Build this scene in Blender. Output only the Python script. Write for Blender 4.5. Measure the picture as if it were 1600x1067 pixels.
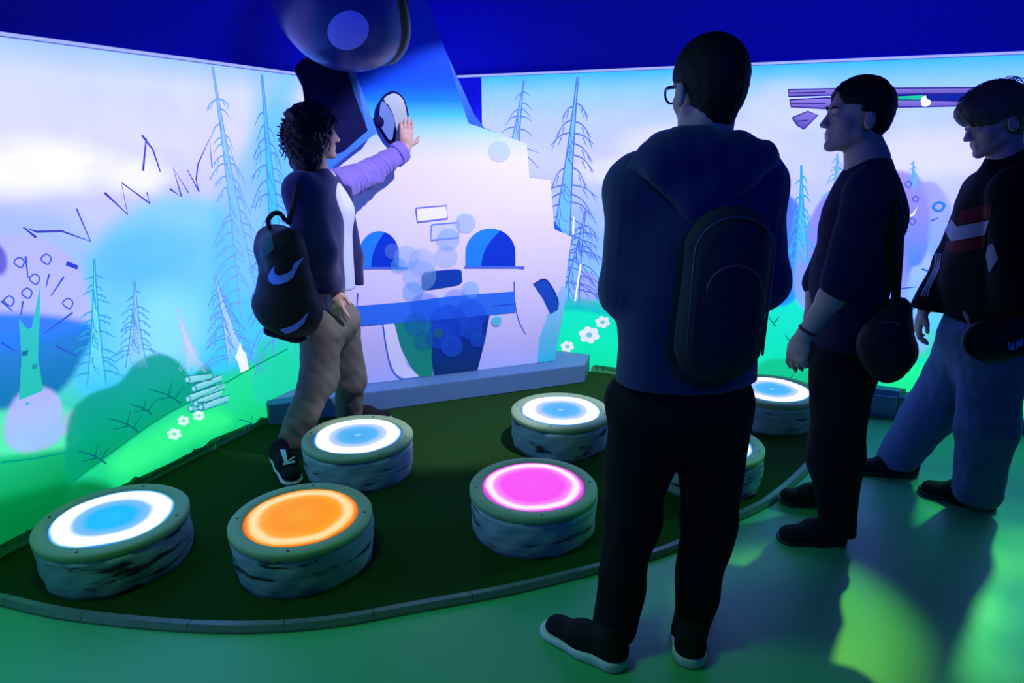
import bpy, bmesh, math, random
import numpy as np
from mathutils import Vector, Matrix
from mathutils.bvhtree import BVHTree
from mathutils.geometry import tessellate_polygon

for _o in list(bpy.data.objects):
    bpy.data.objects.remove(_o)
SC = bpy.context.scene
COL = SC.collection

# ------------------------------------------------------------------ camera
CAM_H, PITCH, FPX = 1.54, math.radians(16.1), 1067.0
cam_data = bpy.data.cameras.new('camera')
cam_data.sensor_width = 36.0
cam_data.lens = 36.0 * FPX / 1600.0
cam_data.clip_start = 0.05
cam = bpy.data.objects.new('camera', cam_data)
COL.objects.link(cam)
cam.location = (0, 0, CAM_H)
cam.rotation_euler = (math.pi / 2 - PITCH, 0, 0)
SC.camera = cam

# ------------------------------------------------------------------ world, exposure, lamps of the room and added ones
SC.view_settings.view_transform = 'Standard'
SC.view_settings.look = 'None'
SC.view_settings.gamma = 1.0
SC.view_settings.use_curve_mapping = False
SC.view_settings.exposure = 0.0
world = bpy.data.worlds.new('world')
SC.world = world
world.use_nodes = True
world.node_tree.nodes['Background'].inputs[0].default_value = (0.010, 0.12, 0.26, 1)
world.node_tree.nodes['Background'].inputs[1].default_value = 0.24


def lamp(name, kind, loc, target, color, power, **kw):
    d = bpy.data.lights.new(name, kind)
    d.color = color
    d.energy = power
    for k, v in kw.items():
        setattr(d, k, v)
    o = bpy.data.objects.new(name, d)
    COL.objects.link(o)
    o.location = loc
    o.rotation_euler = (Vector(target) - Vector(loc)).to_track_quat('-Z', 'Y').to_euler()
    return o


# projector over the turf that lights the picture painted on the cutout
lamp('projector_lamp', 'SPOT', (0.85, 2.62, 2.90), (-0.22, 4.14, 0.78), (0.80, 0.74, 1.0), 430,
     spot_size=math.radians(54), spot_blend=0.25, shadow_soft_size=0.02)
# unseen green lamp added for the end wall's glow, throws leg shadows towards us
green = lamp('added_green_lamp', 'SPOT', (2.75, 3.44, 1.30), (1.05, 1.70, 0.0), (1.0, 1.0, 1.0), 120,
             spot_size=math.radians(66), spot_blend=0.9, shadow_soft_size=0.05)
# its colour has uneven patches, green to yellow-green
green.data.use_nodes = True
_n, _l = green.data.node_tree.nodes, green.data.node_tree.links
_tc = _n.new('ShaderNodeTexCoord')
_nz = _n.new('ShaderNodeTexNoise')
_nz.inputs['Scale'].default_value = 9.0
_nz.inputs['Detail'].default_value = 1.0
_cr = _n.new('ShaderNodeValToRGB')
_cr.color_ramp.elements[0].position, _cr.color_ramp.elements[0].color = 0.40, (0.02, 0.55, 0.16, 1)
_cr.color_ramp.elements[1].position, _cr.color_ramp.elements[1].color = 0.70, (0.16, 1.1, 0.20, 1)
_l.new(_tc.outputs['Normal'], _nz.inputs['Vector'])
_l.new(_nz.outputs[0], _cr.inputs[0])
_l.new(_cr.outputs[0], _n['Emission'].inputs['Color'])
# green wash over the turf
lamp('green_wash_lamp', 'SPOT', (-0.9, 1.6, 2.85), (-0.5, 1.8, 0.0), (0.20, 1.0, 0.10), 60,
     spot_size=math.radians(95), spot_blend=0.8, shadow_soft_size=0.25)
# narrow lime beam that falls between the two visitors in profile
lamp('lime_beam_lamp', 'SPOT', (2.02, 3.62, 2.85), (0.98, 1.97, 0.0), (0.50, 1.0, 0.10), 420,
     spot_size=math.radians(15), spot_blend=0.9, shadow_soft_size=0.04)
# unseen blue lamp added behind the camera to tint the backs blue
lamp('blue_wash_lamp', 'SPOT', (0.4, -1.4, 2.75), (0.5, 2.5, 1.95), (0.01, 0.035, 1.0), 150,
     spot_size=math.radians(62), spot_blend=0.8, shadow_soft_size=0.3)
# blue wash lamps on the ceiling
lamp('blue_wash_lamp', 'SPOT', (0.4, 1.2, 2.9), (-1.3, 4.2, 2.75), (0.01, 0.015, 1.0), 110,
     spot_size=math.radians(75), spot_blend=0.9, shadow_soft_size=0.3)
lamp('blue_wash_lamp', 'SPOT', (1.0, 1.2, 2.9), (2.2, 4.2, 2.75), (0.01, 0.015, 1.0), 110,
     spot_size=math.radians(75), spot_blend=0.9, shadow_soft_size=0.3)

# ------------------------------------------------------------------ helpers: sight lines, planes
CP, SP = math.cos(PITCH), math.sin(PITCH)
EYE = Vector((0, 0, CAM_H))


def ray(px, py):
    cx, cy = (px - 800) / FPX, (533.5 - py) / FPX
    return Vector((cx, CP + cy * SP, -SP + cy * CP))


def at(px, py, Y):
    d = ray(px, py)
    return EYE + d * (Y / d.y)


def ground(px, py, z=0.0):
    d = ray(px, py)
    return EYE + d * ((z - CAM_H) / d.z)


class Plane:
    """a vertical plane: s metres along it, z metres up, off metres out of it"""

    def __init__(self, o, d, n):
        self.o = Vector((o[0], o[1], 0))
        self.d = Vector((d[0], d[1], 0)).normalized()
        self.n = Vector((n[0], n[1], 0)).normalized()

    def hit(self, px, py):
        r = ray(px, py)
        t = self.n.dot(self.o - EYE) / self.n.dot(r)
        p = EYE + r * t
        return ((p - self.o).dot(self.d), p.z)

    def pos(self, s, z, off=0.0):
        return self.o + self.d * s + self.n * off + Vector((0, 0, z))


CORNER = (-0.774, 5.126)
LEFT = Plane(CORNER, (-0.429, -1), (1, -0.429))
RIGHT = Plane(CORNER, (1, -0.429), (-0.429, -1))
CUT = Plane((-1.119, 3.8395), (1.543, 0.609), (0.609, -1.543))
TOP_L, TOP_R = 1.913, 1.975


def lin(c):
    c = c / 255.0
    return c / 12.92 if c <= 0.04045 else ((c + 0.055) / 1.055) ** 2.4


def rgb(r, g, b, a=1.0):
    return (lin(r), lin(g), lin(b), a)


# ------------------------------------------------------------------ helpers: objects
def obj(name, me, mat=None, parent=None, smooth=False):
    o = bpy.data.objects.new(name, me)
    COL.objects.link(o)
    if mat is not None and not me.materials:
        me.materials.append(mat)
    if parent is not None:
        o.parent = parent
    if smooth:
        me.polygons.foreach_set('use_smooth', [True] * len(me.polygons))
    return o


def empty(name, loc=(0, 0, 0)):
    o = bpy.data.objects.new(name, None)
    o.empty_display_size = 0.1
    COL.objects.link(o)
    o.location = loc
    return o


def tag(o, label=None, cat=None, group=None, kind=None):
    for k, v in (('label', label), ('category', cat), ('group', group), ('kind', kind)):
        if v:
            o[k] = v
    return o


def mesh(name, verts, faces):
    me = bpy.data.meshes.new(name)
    me.from_pydata([tuple(v) for v in verts], [], faces)
    me.update()
    return me


def paint(me, cols):
    a = me.color_attributes.new('paint', 'FLOAT_COLOR', 'POINT')
    a.data.foreach_set('color', np.asarray(cols, dtype=np.float32).ravel())


def prism(name, poly, thick, axis_fn, mat, parent=None, bevel=0.0):
    """closed outline poly [(s,z)], thickness from off=0 (front) back to -thick; axis_fn(s,z,off)->xyz"""
    n = len(poly)
    v = [axis_fn(s, z, 0) for s, z in poly] + [axis_fn(s, z, -thick) for s, z in poly]
    bm = bmesh.new()
    bv = [bm.verts.new(p) for p in v]
    f = bm.faces.new(bv[:n])
    b = bm.faces.new(bv[n:][::-1])
    for i in range(n):
        j = (i + 1) % n
        bm.faces.new((bv[j], bv[i], bv[n + i], bv[n + j]))
    if bevel:
        bmesh.ops.bevel(bm, geom=list(bm.edges), offset=bevel, segments=2, affect='EDGES', clamp_overlap=True)
    bmesh.ops.triangulate(bm, faces=[q for q in bm.faces if len(q.verts) > 4])
    bmesh.ops.recalc_face_normals(bm, faces=bm.faces)
    me = bpy.data.meshes.new(name)
    bm.to_mesh(me)
    bm.free()
    return obj(name, me, mat, parent)


def tube_geo(pts, rad, sides=6, V=None, F=None):
    """append a tube along pts to V, F; rad a number or a list"""
    V = [] if V is None else V
    F = [] if F is None else F
    n = len(pts)
    pts = [Vector(p) for p in pts]
    base = len(V)
    prev = None
    for i, p in enumerate(pts):
        t = (pts[min(i + 1, n - 1)] - pts[max(i - 1, 0)])
        t = t.normalized() if t.length > 1e-9 else Vector((0, 0, 1))
        if prev is None:
            a = t.orthogonal().normalized()
        else:
            a = (prev - t * prev.dot(t))
            a = a.normalized() if a.length > 1e-6 else t.orthogonal().normalized()
        prev = a
        b = t.cross(a)
        r = rad[i] if isinstance(rad, (list, tuple)) else rad
        for k in range(sides):
            w = 2 * math.pi * k / sides
            V.append(p + a * (r * math.cos(w)) + b * (r * math.sin(w)))
    for i in range(n - 1):
        for k in range(sides):
            k2 = (k + 1) % sides
            F.append((base + i * sides + k, base + i * sides + k2, base + (i + 1) * sides + k2, base + (i + 1) * sides + k))
    F.append(tuple(base + k for k in range(sides))[::-1])
    F.append(tuple(base + (n - 1) * sides + k for k in range(sides)))
    return V, F


def tube(name, pts, rad, mat, parent=None, sides=8):
    V, F = tube_geo(pts, rad, sides)
    return obj(name, mesh(name, V, F), mat, parent, smooth=True)


def spline(pts, n=8, closed=False):
    """Catmull-Rom through pts (any dimension)"""
    P = [np.array(p, float) for p in pts]
    m = len(P)
    out = []
    rng = range(m) if closed else range(m - 1)
    for i in rng:
        if closed:
            a, b, c, d = P[(i - 1) % m], P[i], P[(i + 1) % m], P[(i + 2) % m]
        else:
            a, b, c, d = P[max(i - 1, 0)], P[i], P[i + 1], P[min(i + 2, m - 1)]
        for k in range(n):
            t = k / n
            out.append(0.5 * ((2 * b) + (c - a) * t + (2 * a - 5 * b + 4 * c - d) * t * t + (3 * b - a - 3 * c + d) * t ** 3))
    if not closed:
        out.append(P[-1])
    return [tuple(p) for p in out]


def lathe(name, prof, seg, mat, parent=None, cap=True, smooth=True):
    V, F = [], []
    n = len(prof)
    for k in range(seg):
        w = 2 * math.pi * k / seg
        for r, z in prof:
            V.append((r * math.cos(w), r * math.sin(w), z))
    for k in range(seg):
        k2 = (k + 1) % seg
        for i in range(n - 1):
            F.append((k * n + i, k2 * n + i, k2 * n + i + 1, k * n + i + 1))
    me = mesh(name, V, F)
    bm = bmesh.new()
    bm.from_mesh(me)
    bmesh.ops.remove_doubles(bm, verts=bm.verts, dist=1e-5)
    bmesh.ops.recalc_face_normals(bm, faces=bm.faces)
    bm.to_mesh(me)
    bm.free()
    return obj(name, me, mat, parent, smooth=smooth)


# ------------------------------------------------------------------ materials
def nmat(name):
    m = bpy.data.materials.new(name)
    m.use_nodes = True
    nt = m.node_tree
    bs = nt.nodes['Principled BSDF']
    return m, nt, bs


def cloth(name, col, rough=0.85, scale=900, bump=0.25, vary=0.25, sheen=0.0):
    m, nt, bs = nmat(name)
    N, L = nt.nodes, nt.links
    tc = N.new('ShaderNodeTexCoord')
    nz = N.new('ShaderNodeTexNoise')
    nz.inputs['Scale'].default_value = 9
    nz.inputs['Detail'].default_value = 5
    L.new(tc.outputs['Object'], nz.inputs['Vector'])
    mx = N.new('ShaderNodeMixRGB')
    mx.blend_type = 'MULTIPLY'
    mx.inputs[0].default_value = vary
    mx.inputs[1].default_value = col
    L.new(nz.outputs['Color'], mx.inputs[2])
    L.new(mx.outputs[0], bs.inputs['Base Color'])
    fine = N.new('ShaderNodeTexNoise')
    fine.inputs['Scale'].default_value = scale
    L.new(tc.outputs['Object'], fine.inputs['Vector'])
    bp = N.new('ShaderNodeBump')
    bp.inputs['Strength'].default_value = bump
    bp.inputs['Distance'].default_value = 0.002
    L.new(fine.outputs[0], bp.inputs['Height'])
    L.new(bp.outputs[0], bs.inputs['Normal'])
    bs.inputs['Roughness'].default_value = rough
    bs.inputs['Sheen Weight'].default_value = sheen
    bs.inputs['Specular IOR Level'].default_value = 0.2
    return m


def plain(name, col, rough=0.5, metal=0.0, noise=0.0, spec=0.5):
    m, nt, bs = nmat(name)
    bs.inputs['Base Color'].default_value = col
    bs.inputs['Roughness'].default_value = rough
    bs.inputs['Metallic'].default_value = metal
    bs.inputs['Specular IOR Level'].default_value = spec
    if noise:
        N, L = nt.nodes, nt.links
        tc = N.new('ShaderNodeTexCoord')
        nz = N.new('ShaderNodeTexNoise')
        nz.inputs['Scale'].default_value = 30
        nz.inputs['Detail'].default_value = 6
        L.new(tc.outputs['Object'], nz.inputs['Vector'])
        mx = N.new('ShaderNodeMixRGB')
        mx.blend_type = 'MULTIPLY'
        mx.inputs[0].default_value = noise
        mx.inputs[1].default_value = col
        L.new(nz.outputs['Color'], mx.inputs[2])
        L.new(mx.outputs[0], bs.inputs['Base Color'])
    return m


def mat_screen():
    """projection screen: the picture colours sit in the mesh, the screen glows with them"""
    m, nt, bs = nmat('projected_picture')
    N, L = nt.nodes, nt.links
    at_ = N.new('ShaderNodeAttribute')
    at_.attribute_name = 'paint'
    tc = N.new('ShaderNodeTexCoord')
    nz = N.new('ShaderNodeTexNoise')
    nz.inputs['Scale'].default_value = 5.0
    nz.inputs['Detail'].default_value = 8
    L.new(tc.outputs['Object'], nz.inputs['Vector'])
    mr = N.new('ShaderNodeMapRange')
    mr.inputs['From Min'].default_value = 0.3
    mr.inputs['From Max'].default_value = 0.7
    mr.inputs['To Min'].default_value = 0.96
    mr.inputs['To Max'].default_value = 1.04
    L.new(nz.outputs[0], mr.inputs['Value'])
    em = N.new('ShaderNodeEmission')
    L.new(at_.outputs['Color'], em.inputs['Color'])
    L.new(mr.outputs[0], em.inputs['Strength'])
    tr = N.new('ShaderNodeBsdfTransparent')
    mix = N.new('ShaderNodeMixShader')
    L.new(at_.outputs['Alpha'], mix.inputs[0])
    L.new(tr.outputs[0], mix.inputs[1])
    L.new(em.outputs[0], mix.inputs[2])
    L.new(mix.outputs[0], N['Material Output'].inputs[0])
    return m


def mat_picture():
    """matt board, projected picture painted in as mesh colours, lit by the lamps"""
    m, nt, bs = nmat('picture_board')
    N, L = nt.nodes, nt.links
    at_ = N.new('ShaderNodeAttribute')
    at_.attribute_name = 'paint'
    L.new(at_.outputs['Color'], bs.inputs['Base Color'])
    L.new(at_.outputs['Alpha'], bs.inputs['Alpha'])
    bs.inputs['Roughness'].default_value = 0.9
    bs.inputs['Specular IOR Level'].default_value = 0.1
    return m


SCREEN, PICTURE = mat_screen(), mat_picture()
DARK_BLUE = plain('dark_blue_wall_paint', (0.008, 0.010, 0.75, 1), 0.8, noise=0.3)
CEIL = plain('black_ceiling_paint', (0.01, 0.012, 0.05, 1), 0.9, noise=0.3)
RAIL = plain('pale_aluminium', (0.75, 0.8, 0.9, 1), 0.35, 0.2, noise=0.1)
BOARD = plain('blue_grey_board', (0.10, 0.24, 0.45, 1), 0.6, noise=0.25)
NAVY_BOARD = plain('navy_board', (0.004, 0.006, 0.06, 1), 0.8, noise=0.2, spec=0.1)
EDGE_BLUE = plain('bright_blue_board_edge', (0.03, 0.22, 0.85, 1), 0.6, noise=0.2)


def mat_floor():
    m, nt, bs = nmat('glossy_vinyl_floor')
    N, L = nt.nodes, nt.links
    tc = N.new('ShaderNodeTexCoord')
    nz = N.new('ShaderNodeTexNoise')
    nz.inputs['Scale'].default_value = 260
    nz.inputs['Detail'].default_value = 3
    L.new(tc.outputs['Object'], nz.inputs['Vector'])
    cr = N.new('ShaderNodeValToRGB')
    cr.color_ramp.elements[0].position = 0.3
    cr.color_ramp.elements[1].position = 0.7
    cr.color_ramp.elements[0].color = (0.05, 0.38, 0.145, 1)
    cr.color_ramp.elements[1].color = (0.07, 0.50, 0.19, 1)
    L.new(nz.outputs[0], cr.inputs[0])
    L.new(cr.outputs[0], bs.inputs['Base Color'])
    n2 = N.new('ShaderNodeTexNoise')
    n2.inputs['Scale'].default_value = 2.5
    n2.inputs['Detail'].default_value = 4
    L.new(tc.outputs['Object'], n2.inputs['Vector'])
    mr = N.new('ShaderNodeMapRange')
    mr.inputs['To Min'].default_value = 0.30
    mr.inputs['To Max'].default_value = 0.48
    L.new(n2.outputs[0], mr.inputs['Value'])
    L.new(mr.outputs[0], bs.inputs['Roughness'])
    bs.inputs['Specular IOR Level'].default_value = 0.35
    return m


def mat_turf():
    m, nt, bs = nmat('dark_green_turf')
    N, L = nt.nodes, nt.links
    tc = N.new('ShaderNodeTexCoord')
    nz = N.new('ShaderNodeTexNoise')
    nz.inputs['Scale'].default_value = 420
    nz.inputs['Detail'].default_value = 3
    L.new(tc.outputs['Object'], nz.inputs['Vector'])
    cr = N.new('ShaderNodeValToRGB')
    cr.color_ramp.elements[0].position = 0.35
    cr.color_ramp.elements[1].position = 0.7
    cr.color_ramp.elements[0].color = (0.006, 0.024, 0.005, 1)
    cr.color_ramp.elements[1].color = (0.028, 0.115, 0.022, 1)
    L.new(nz.outputs[0], cr.inputs[0])
    L.new(cr.outputs[0], bs.inputs['Base Color'])
    bp = N.new('ShaderNodeBump')
    bp.inputs['Strength'].default_value = 0.9
    bp.inputs['Distance'].default_value = 0.006
    L.new(nz.outputs[0], bp.inputs['Height'])
    L.new(bp.outputs[0], bs.inputs['Normal'])
    bs.inputs['Roughness'].default_value = 0.95
    bs.inputs['Specular IOR Level'].default_value = 0.05
    return m


def mat_bark():
    m, nt, bs = nmat('birch_bark')
    N, L = nt.nodes, nt.links
    tc = N.new('ShaderNodeTexCoord')
    mp = N.new('ShaderNodeMapping')
    mp.inputs['Scale'].default_value = (2.6, 2.6, 15)
    L.new(tc.outputs['Object'], mp.inputs['Vector'])
    oi = N.new('ShaderNodeObjectInfo')
    ad = N.new('ShaderNodeVectorMath')
    ad.operation = 'ADD'
    L.new(mp.outputs[0], ad.inputs[0])
    sc = N.new('ShaderNodeVectorMath')
    sc.operation = 'SCALE'
    sc.inputs[0].default_value = (7.3, 3.1, 5.7)
    L.new(oi.outputs['Random'], sc.inputs['Scale'])
    L.new(sc.outputs[0], ad.inputs[1])
    nz = N.new('ShaderNodeTexNoise')
    nz.inputs['Scale'].default_value = 1.7
    nz.inputs['Detail'].default_value = 3
    nz.inputs['Roughness'].default_value = 0.6
    L.new(ad.outputs[0], nz.inputs['Vector'])
    cr = N.new('ShaderNodeValToRGB')
    e = cr.color_ramp.elements
    e[0].position, e[0].color = 0.365, (0.02, 0.025, 0.025, 1)
    e[1].position, e[1].color = 0.42, (0.22, 0.33, 0.35, 1)
    x = e.new(0.7)
    x.color = (0.33, 0.44, 0.46, 1)
    L.new(nz.outputs[0], cr.inputs[0])
    L.new(cr.outputs[0], bs.inputs['Base Color'])
    bp = N.new('ShaderNodeBump')
    bp.inputs['Strength'].default_value = 0.35
    bp.inputs['Distance'].default_value = 0.012
    L.new(nz.outputs[0], bp.inputs['Height'])
    L.new(bp.outputs[0], bs.inputs['Normal'])
    bs.inputs['Roughness'].default_value = 0.75
    return m


def mat_disc(name, stops):
    """lit acrylic disc: colour rings from the middle (0) to the rim (1)"""
    m, nt, bs = nmat(name)
    N, L = nt.nodes, nt.links
    tc = N.new('ShaderNodeTexCoord')
    nz = N.new('ShaderNodeTexNoise')
    nz.inputs['Scale'].default_value = 4
    L.new(tc.outputs['Object'], nz.inputs['Vector'])
    ln = N.new('ShaderNodeVectorMath')
    ln.operation = 'LENGTH'
    L.new(tc.outputs['Object'], ln.inputs[0])
    ma = N.new('ShaderNodeMath')
    ma.operation = 'MULTIPLY_ADD'
    L.new(nz.outputs[0], ma.inputs[0])
    ma.inputs[1].default_value = 0.04
    L.new(ln.outputs['Value'], ma.inputs[2])
    mr = N.new('ShaderNodeMapRange')
    mr.inputs['From Min'].default_value = 0.02
    mr.inputs['From Max'].default_value = 0.02 + DISC_R
    L.new(ma.outputs[0], mr.inputs['Value'])
    cr = N.new('ShaderNodeValToRGB')
    e = cr.color_ramp.elements
    e[0].position, e[0].color = stops[0]
    e[1].position, e[1].color = stops[-1]
    for p, c in stops[1:-1]:
        q = e.new(p)
        q.color = c
    cr.color_ramp.interpolation = 'EASE'
    L.new(mr.outputs[0], cr.inputs[0])
    L.new(cr.outputs[0], bs.inputs['Emission Color'])
    bs.inputs['Emission Strength'].default_value = 1.0
    bs.inputs['Base Color'].default_value = (0.02, 0.02, 0.02, 1)
    bs.inputs['Roughness'].default_value = 0.5
    bs.inputs['Specular IOR Level'].default_value = 0.08
    return m


POD_R, DISC_R, POD_H = 0.262, 0.208, 0.185
FLOOR, TURF, BARK = mat_floor(), mat_turf(), mat_bark()
RIM = plain('pale_wooden_rim', (0.27, 0.42, 0.20, 1), 0.6, noise=0.25)
EDGING = plain('pale_worn_edging', (0.15, 0.24, 0.22, 1), 0.45, noise=0.6)

# ================================================================== the room
def quad(name, pts, mat, parent=None):
    return obj(name, mesh(name, pts, [tuple(range(len(pts)))]), mat, parent)


def slab(name, lo, hi, mat, parent=None):
    x0, y0, z0 = lo
    x1, y1, z1 = hi
    v = [(x0, y0, z0), (x1, y0, z0), (x1, y1, z0), (x0, y1, z0), (x0, y0, z1), (x1, y0, z1), (x1, y1, z1), (x0, y1, z1)]
    f = [(3, 2, 1, 0), (4, 5, 6, 7), (0, 1, 5, 4), (1, 2, 6, 5), (2, 3, 7, 6), (3, 0, 4, 7)]
    return obj(name, mesh(name, v, f), mat, parent)


CEIL_Z = 3.0
tag(slab('floor', (-4, -2.2, -0.1), (5.6, 5.6, 0.0), FLOOR), 'glossy green-lit vinyl floor in front of the turf', 'floor', kind='structure')
tag(slab('ceiling', (-4, -2.2, CEIL_Z), (5.6, 5.6, CEIL_Z + 0.1), CEIL), 'black painted ceiling above the exhibition room', 'ceiling', kind='structure')
LEN_L, LEN_R = 5.2, 5.4
W1 = prism('wall_left', [(-0.2, 0), (LEN_L, 0), (LEN_L, CEIL_Z), (-0.2, CEIL_Z)], 0.12, lambda s, z, o: LEFT.pos(s, z, o - 0.02), DARK_BLUE)
tag(W1, 'dark blue side wall carrying the forest picture with clouds', 'wall', kind='structure')
W2 = prism('wall_right', [(-0.2, 0), (LEN_R, 0), (LEN_R, CEIL_Z), (-0.2, CEIL_Z)], 0.12, lambda s, z, o: RIGHT.pos(s, z, o - 0.02), DARK_BLUE)
tag(W2, 'dark blue end wall carrying the forest picture with flying planks', 'wall', kind='structure')


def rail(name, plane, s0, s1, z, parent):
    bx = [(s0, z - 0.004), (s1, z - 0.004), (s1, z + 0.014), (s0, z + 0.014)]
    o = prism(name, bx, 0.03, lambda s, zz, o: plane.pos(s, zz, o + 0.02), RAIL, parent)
    d = Decal(plane, 0.021)  # projector light spilling on the rail, painted as a glowing strip
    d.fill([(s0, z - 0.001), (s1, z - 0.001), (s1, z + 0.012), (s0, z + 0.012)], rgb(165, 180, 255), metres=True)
    d.build('spill_strip', SCREEN, o)
    return o




# ------------------------------------------------------------------ painting on the two screens
def smooth01(x):
    x = np.clip(x, 0, 1)
    return x * x * (3 - 2 * x)


class Canvas:
    def __init__(self, plane, s0, s1, top, step):
        self.p = plane
        self.s = np.arange(s0, s1 + step / 2, step)
        self.z = np.linspace(0.0, top, int(top / step) + 1)
        self.S, self.Z = np.meshgrid(self.s, self.z, indexing='ij')
        self.C = np.zeros(self.S.shape + (3,))

    def put(self, a, col, col2=None, z0=0, z1=1):
        c = np.array(col[:3])
        if col2 is not None:
            t = smooth01((self.Z - z0) / (z1 - z0))[..., None]
            c = np.array(col2[:3]) * (1 - t) + c * t
        self.C = self.C * (1 - a[..., None]) + c * a[..., None]

    def grad(self, stops):
        zs = [s[0] for s in stops]
        for k in range(3):
            self.C[..., k] = np.interp(self.Z, zs, [s[1][k] for s in stops])

    def ell(self, px, py, rx, ry, col, alpha=1.0, soft=0.3, warp=0.0):
        s, z = self.p.hit(px, py)
        rs = abs(self.p.hit(px + rx, py)[0] - self.p.hit(px - rx, py)[0]) / 2
        rz = abs(self.p.hit(px, py - ry)[1] - self.p.hit(px, py + ry)[1]) / 2
        S, Z = (self.S - s) / rs, (self.Z - z) / rz
        d = np.sqrt(S * S + Z * Z)
        if warp:
            w = np.arctan2(Z, S)
            d = d * (1 + warp * (np.sin(w * 5 + px) + 0.6 * np.sin(w * 9 + py)))
        self.put(alpha * smooth01((1 + soft - d) / (2 * soft)), col)

    def poly(self, pts, col, alpha=1.0, soft=0.02, col2=None, curve=True, clip=True):
        if curve:
            pts = spline(pts, 4, closed=True)
        q = [self.p.hit(*p) for p in pts]
        self.poly_m(q, col, alpha, soft, col2)

    def poly_m(self, q, col, alpha=1.0, soft=0.02, col2=None):
        S, Z = self.S, self.Z
        d2 = np.full(S.shape, 1e9)
        ins = np.zeros(S.shape, bool)
        n = len(q)
        for i in range(n):
            (ax, ay), (bx, by) = q[i], q[(i + 1) % n]
            ex, ey = bx - ax, by - ay
            L2 = ex * ex + ey * ey + 1e-12
            t = np.clip(((S - ax) * ex + (Z - ay) * ey) / L2, 0, 1)
            d2 = np.minimum(d2, (S - ax - t * ex) ** 2 + (Z - ay - t * ey) ** 2)
            cr = ((ay > Z) != (by > Z)) & (S < ex * (Z - ay) / (ey if abs(ey) > 1e-12 else 1e-12) + ax)
            ins ^= cr
        d = np.sqrt(d2) * np.where(ins, 1, -1)
        a = alpha * smooth01((d + soft) / (2 * soft))
        zz = [p[1] for p in q]
        self.put(a, col, col2, min(zz), max(zz))

    def build(self, name, parent):
        ns, nz = self.S.shape
        p = self.p
        P = np.zeros((ns, nz, 3), np.float32)
        for k in range(3):
            P[..., k] = p.o[k] + p.d[k] * self.S + p.n[k] * 0.001
        P[..., 2] = self.Z
        idx = np.arange(ns * nz).reshape(ns, nz)
        f = np.stack([idx[:-1, :-1], idx[1:, :-1], idx[1:, 1:], idx[:-1, 1:]], -1).reshape(-1, 4)
        # the lamp of the projector is bluer than the picture can show: pale sky runs past white
        b = self.C[..., 2]
        self.C[..., 2] = b * (1 + 1.7 * smooth01((b - 0.75) / 0.25))
        g_ = self.C[..., 1]
        self.C[..., 1] = g_ * (1 + 0.4 * smooth01((g_ - b - 0.1) / 0.5) * smooth01((g_ - 0.45) / 0.4))
        me = fast_mesh(name, P.reshape(-1, 3), f)
        paint(me, np.concatenate([np.clip(self.C, 0, 4), np.ones((ns, nz, 1))], -1))
        return obj(name, me, SCREEN, parent)


def fast_mesh(name, V, F):
    me = bpy.data.meshes.new(name)
    me.vertices.add(len(V))
    me.vertices.foreach_set('co', np.asarray(V, np.float32).ravel())
    m = F.shape[1]
    me.loops.add(F.size)
    me.loops.foreach_set('vertex_index', F.astype(np.int32).ravel())
    me.polygons.add(len(F))
    me.polygons.foreach_set('loop_start', np.arange(0, F.size, m, dtype=np.int32))
    me.update(calc_edges=True)
    me.validate()
    return me


class Decal:
    """flat painted figures lying on a plane; coordinates in metres on that plane"""

    def __init__(self, plane, off):
        self.p, self.off = plane, off
        self.V, self.F, self.C = [], [], []

    def h(self, pts):
        q = [self.p.hit(*q) for q in pts]
        return [(s, max(z, 0.139)) for s, z in q] if self.p is CUT else [(s, max(z, 0.02)) for s, z in q]

    def fill(self, pts, col, col2=None, lift=0.0, curve=False, metres=False):
        if curve:
            pts = spline(pts, 5, closed=True)
        q = pts if metres else self.h(pts)
        b = len(self.V)
        z0, z1 = min(p[1] for p in q), max(p[1] for p in q)
        for s, z in q:
            self.V.append(self.p.pos(s, z, self.off + lift))
            t = (z - z0) / (z1 - z0 + 1e-9)
            self.C.append(col if col2 is None else tuple(np.array(col2) * (1 - t) + np.array(col) * t))
        for t in tessellate_polygon([[Vector((s, z, 0)) for s, z in q]]):
            self.F.append((b + t[0], b + t[1], b + t[2]))

    def circle(self, px, py, r, col, lift=0.0, n=28, ry=None):
        ry = r if ry is None else ry
        self.fill([(px + r * math.cos(k * 2 * math.pi / n), py + ry * math.sin(k * 2 * math.pi / n)) for k in range(n)], col, lift=lift)

    def line(self, pts, w, col, w2=None, lift=0.001, curve=True, closed=False, metres=False):
        """ribbon of width w (m) tapering to w2"""
        if curve and len(pts) > 2:
            pts = spline(pts, 5, closed=closed)
        elif closed:
            pts = list(pts) + [pts[0]]
        if curve and closed and len(pts) > 2:
            pts = pts + [pts[0]]
        q = [np.array(p) for p in (pts if metres else self.h(pts))]
        w2 = w if w2 is None else w2
        b = len(self.V)
        n = len(q)
        for i, p in enumerate(q):
            t = q[min(i + 1, n - 1)] - q[max(i - 1, 0)]
            t = t / (np.hypot(*t) + 1e-9)
            nn = np.array([-t[1], t[0]])
            ww = (w + (w2 - w) * i / max(n - 1, 1)) / 2
            for sg in (-1, 1):
                r = p + nn * ww * sg
                self.V.append(self.p.pos(r[0], r[1], self.off + lift))
                self.C.append(col)
        for i in range(n - 1):
            self.F.append((b + 2 * i, b + 2 * i + 1, b + 2 * i + 3, b + 2 * i + 2))

    def build(self, name, mat, parent=None):
        me = mesh(name, self.V, self.F)
        paint(me, self.C)
        return obj(name, me, mat, parent)


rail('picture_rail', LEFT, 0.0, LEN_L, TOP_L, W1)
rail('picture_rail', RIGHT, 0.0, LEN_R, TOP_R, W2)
RND = random.Random(5)


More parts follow.
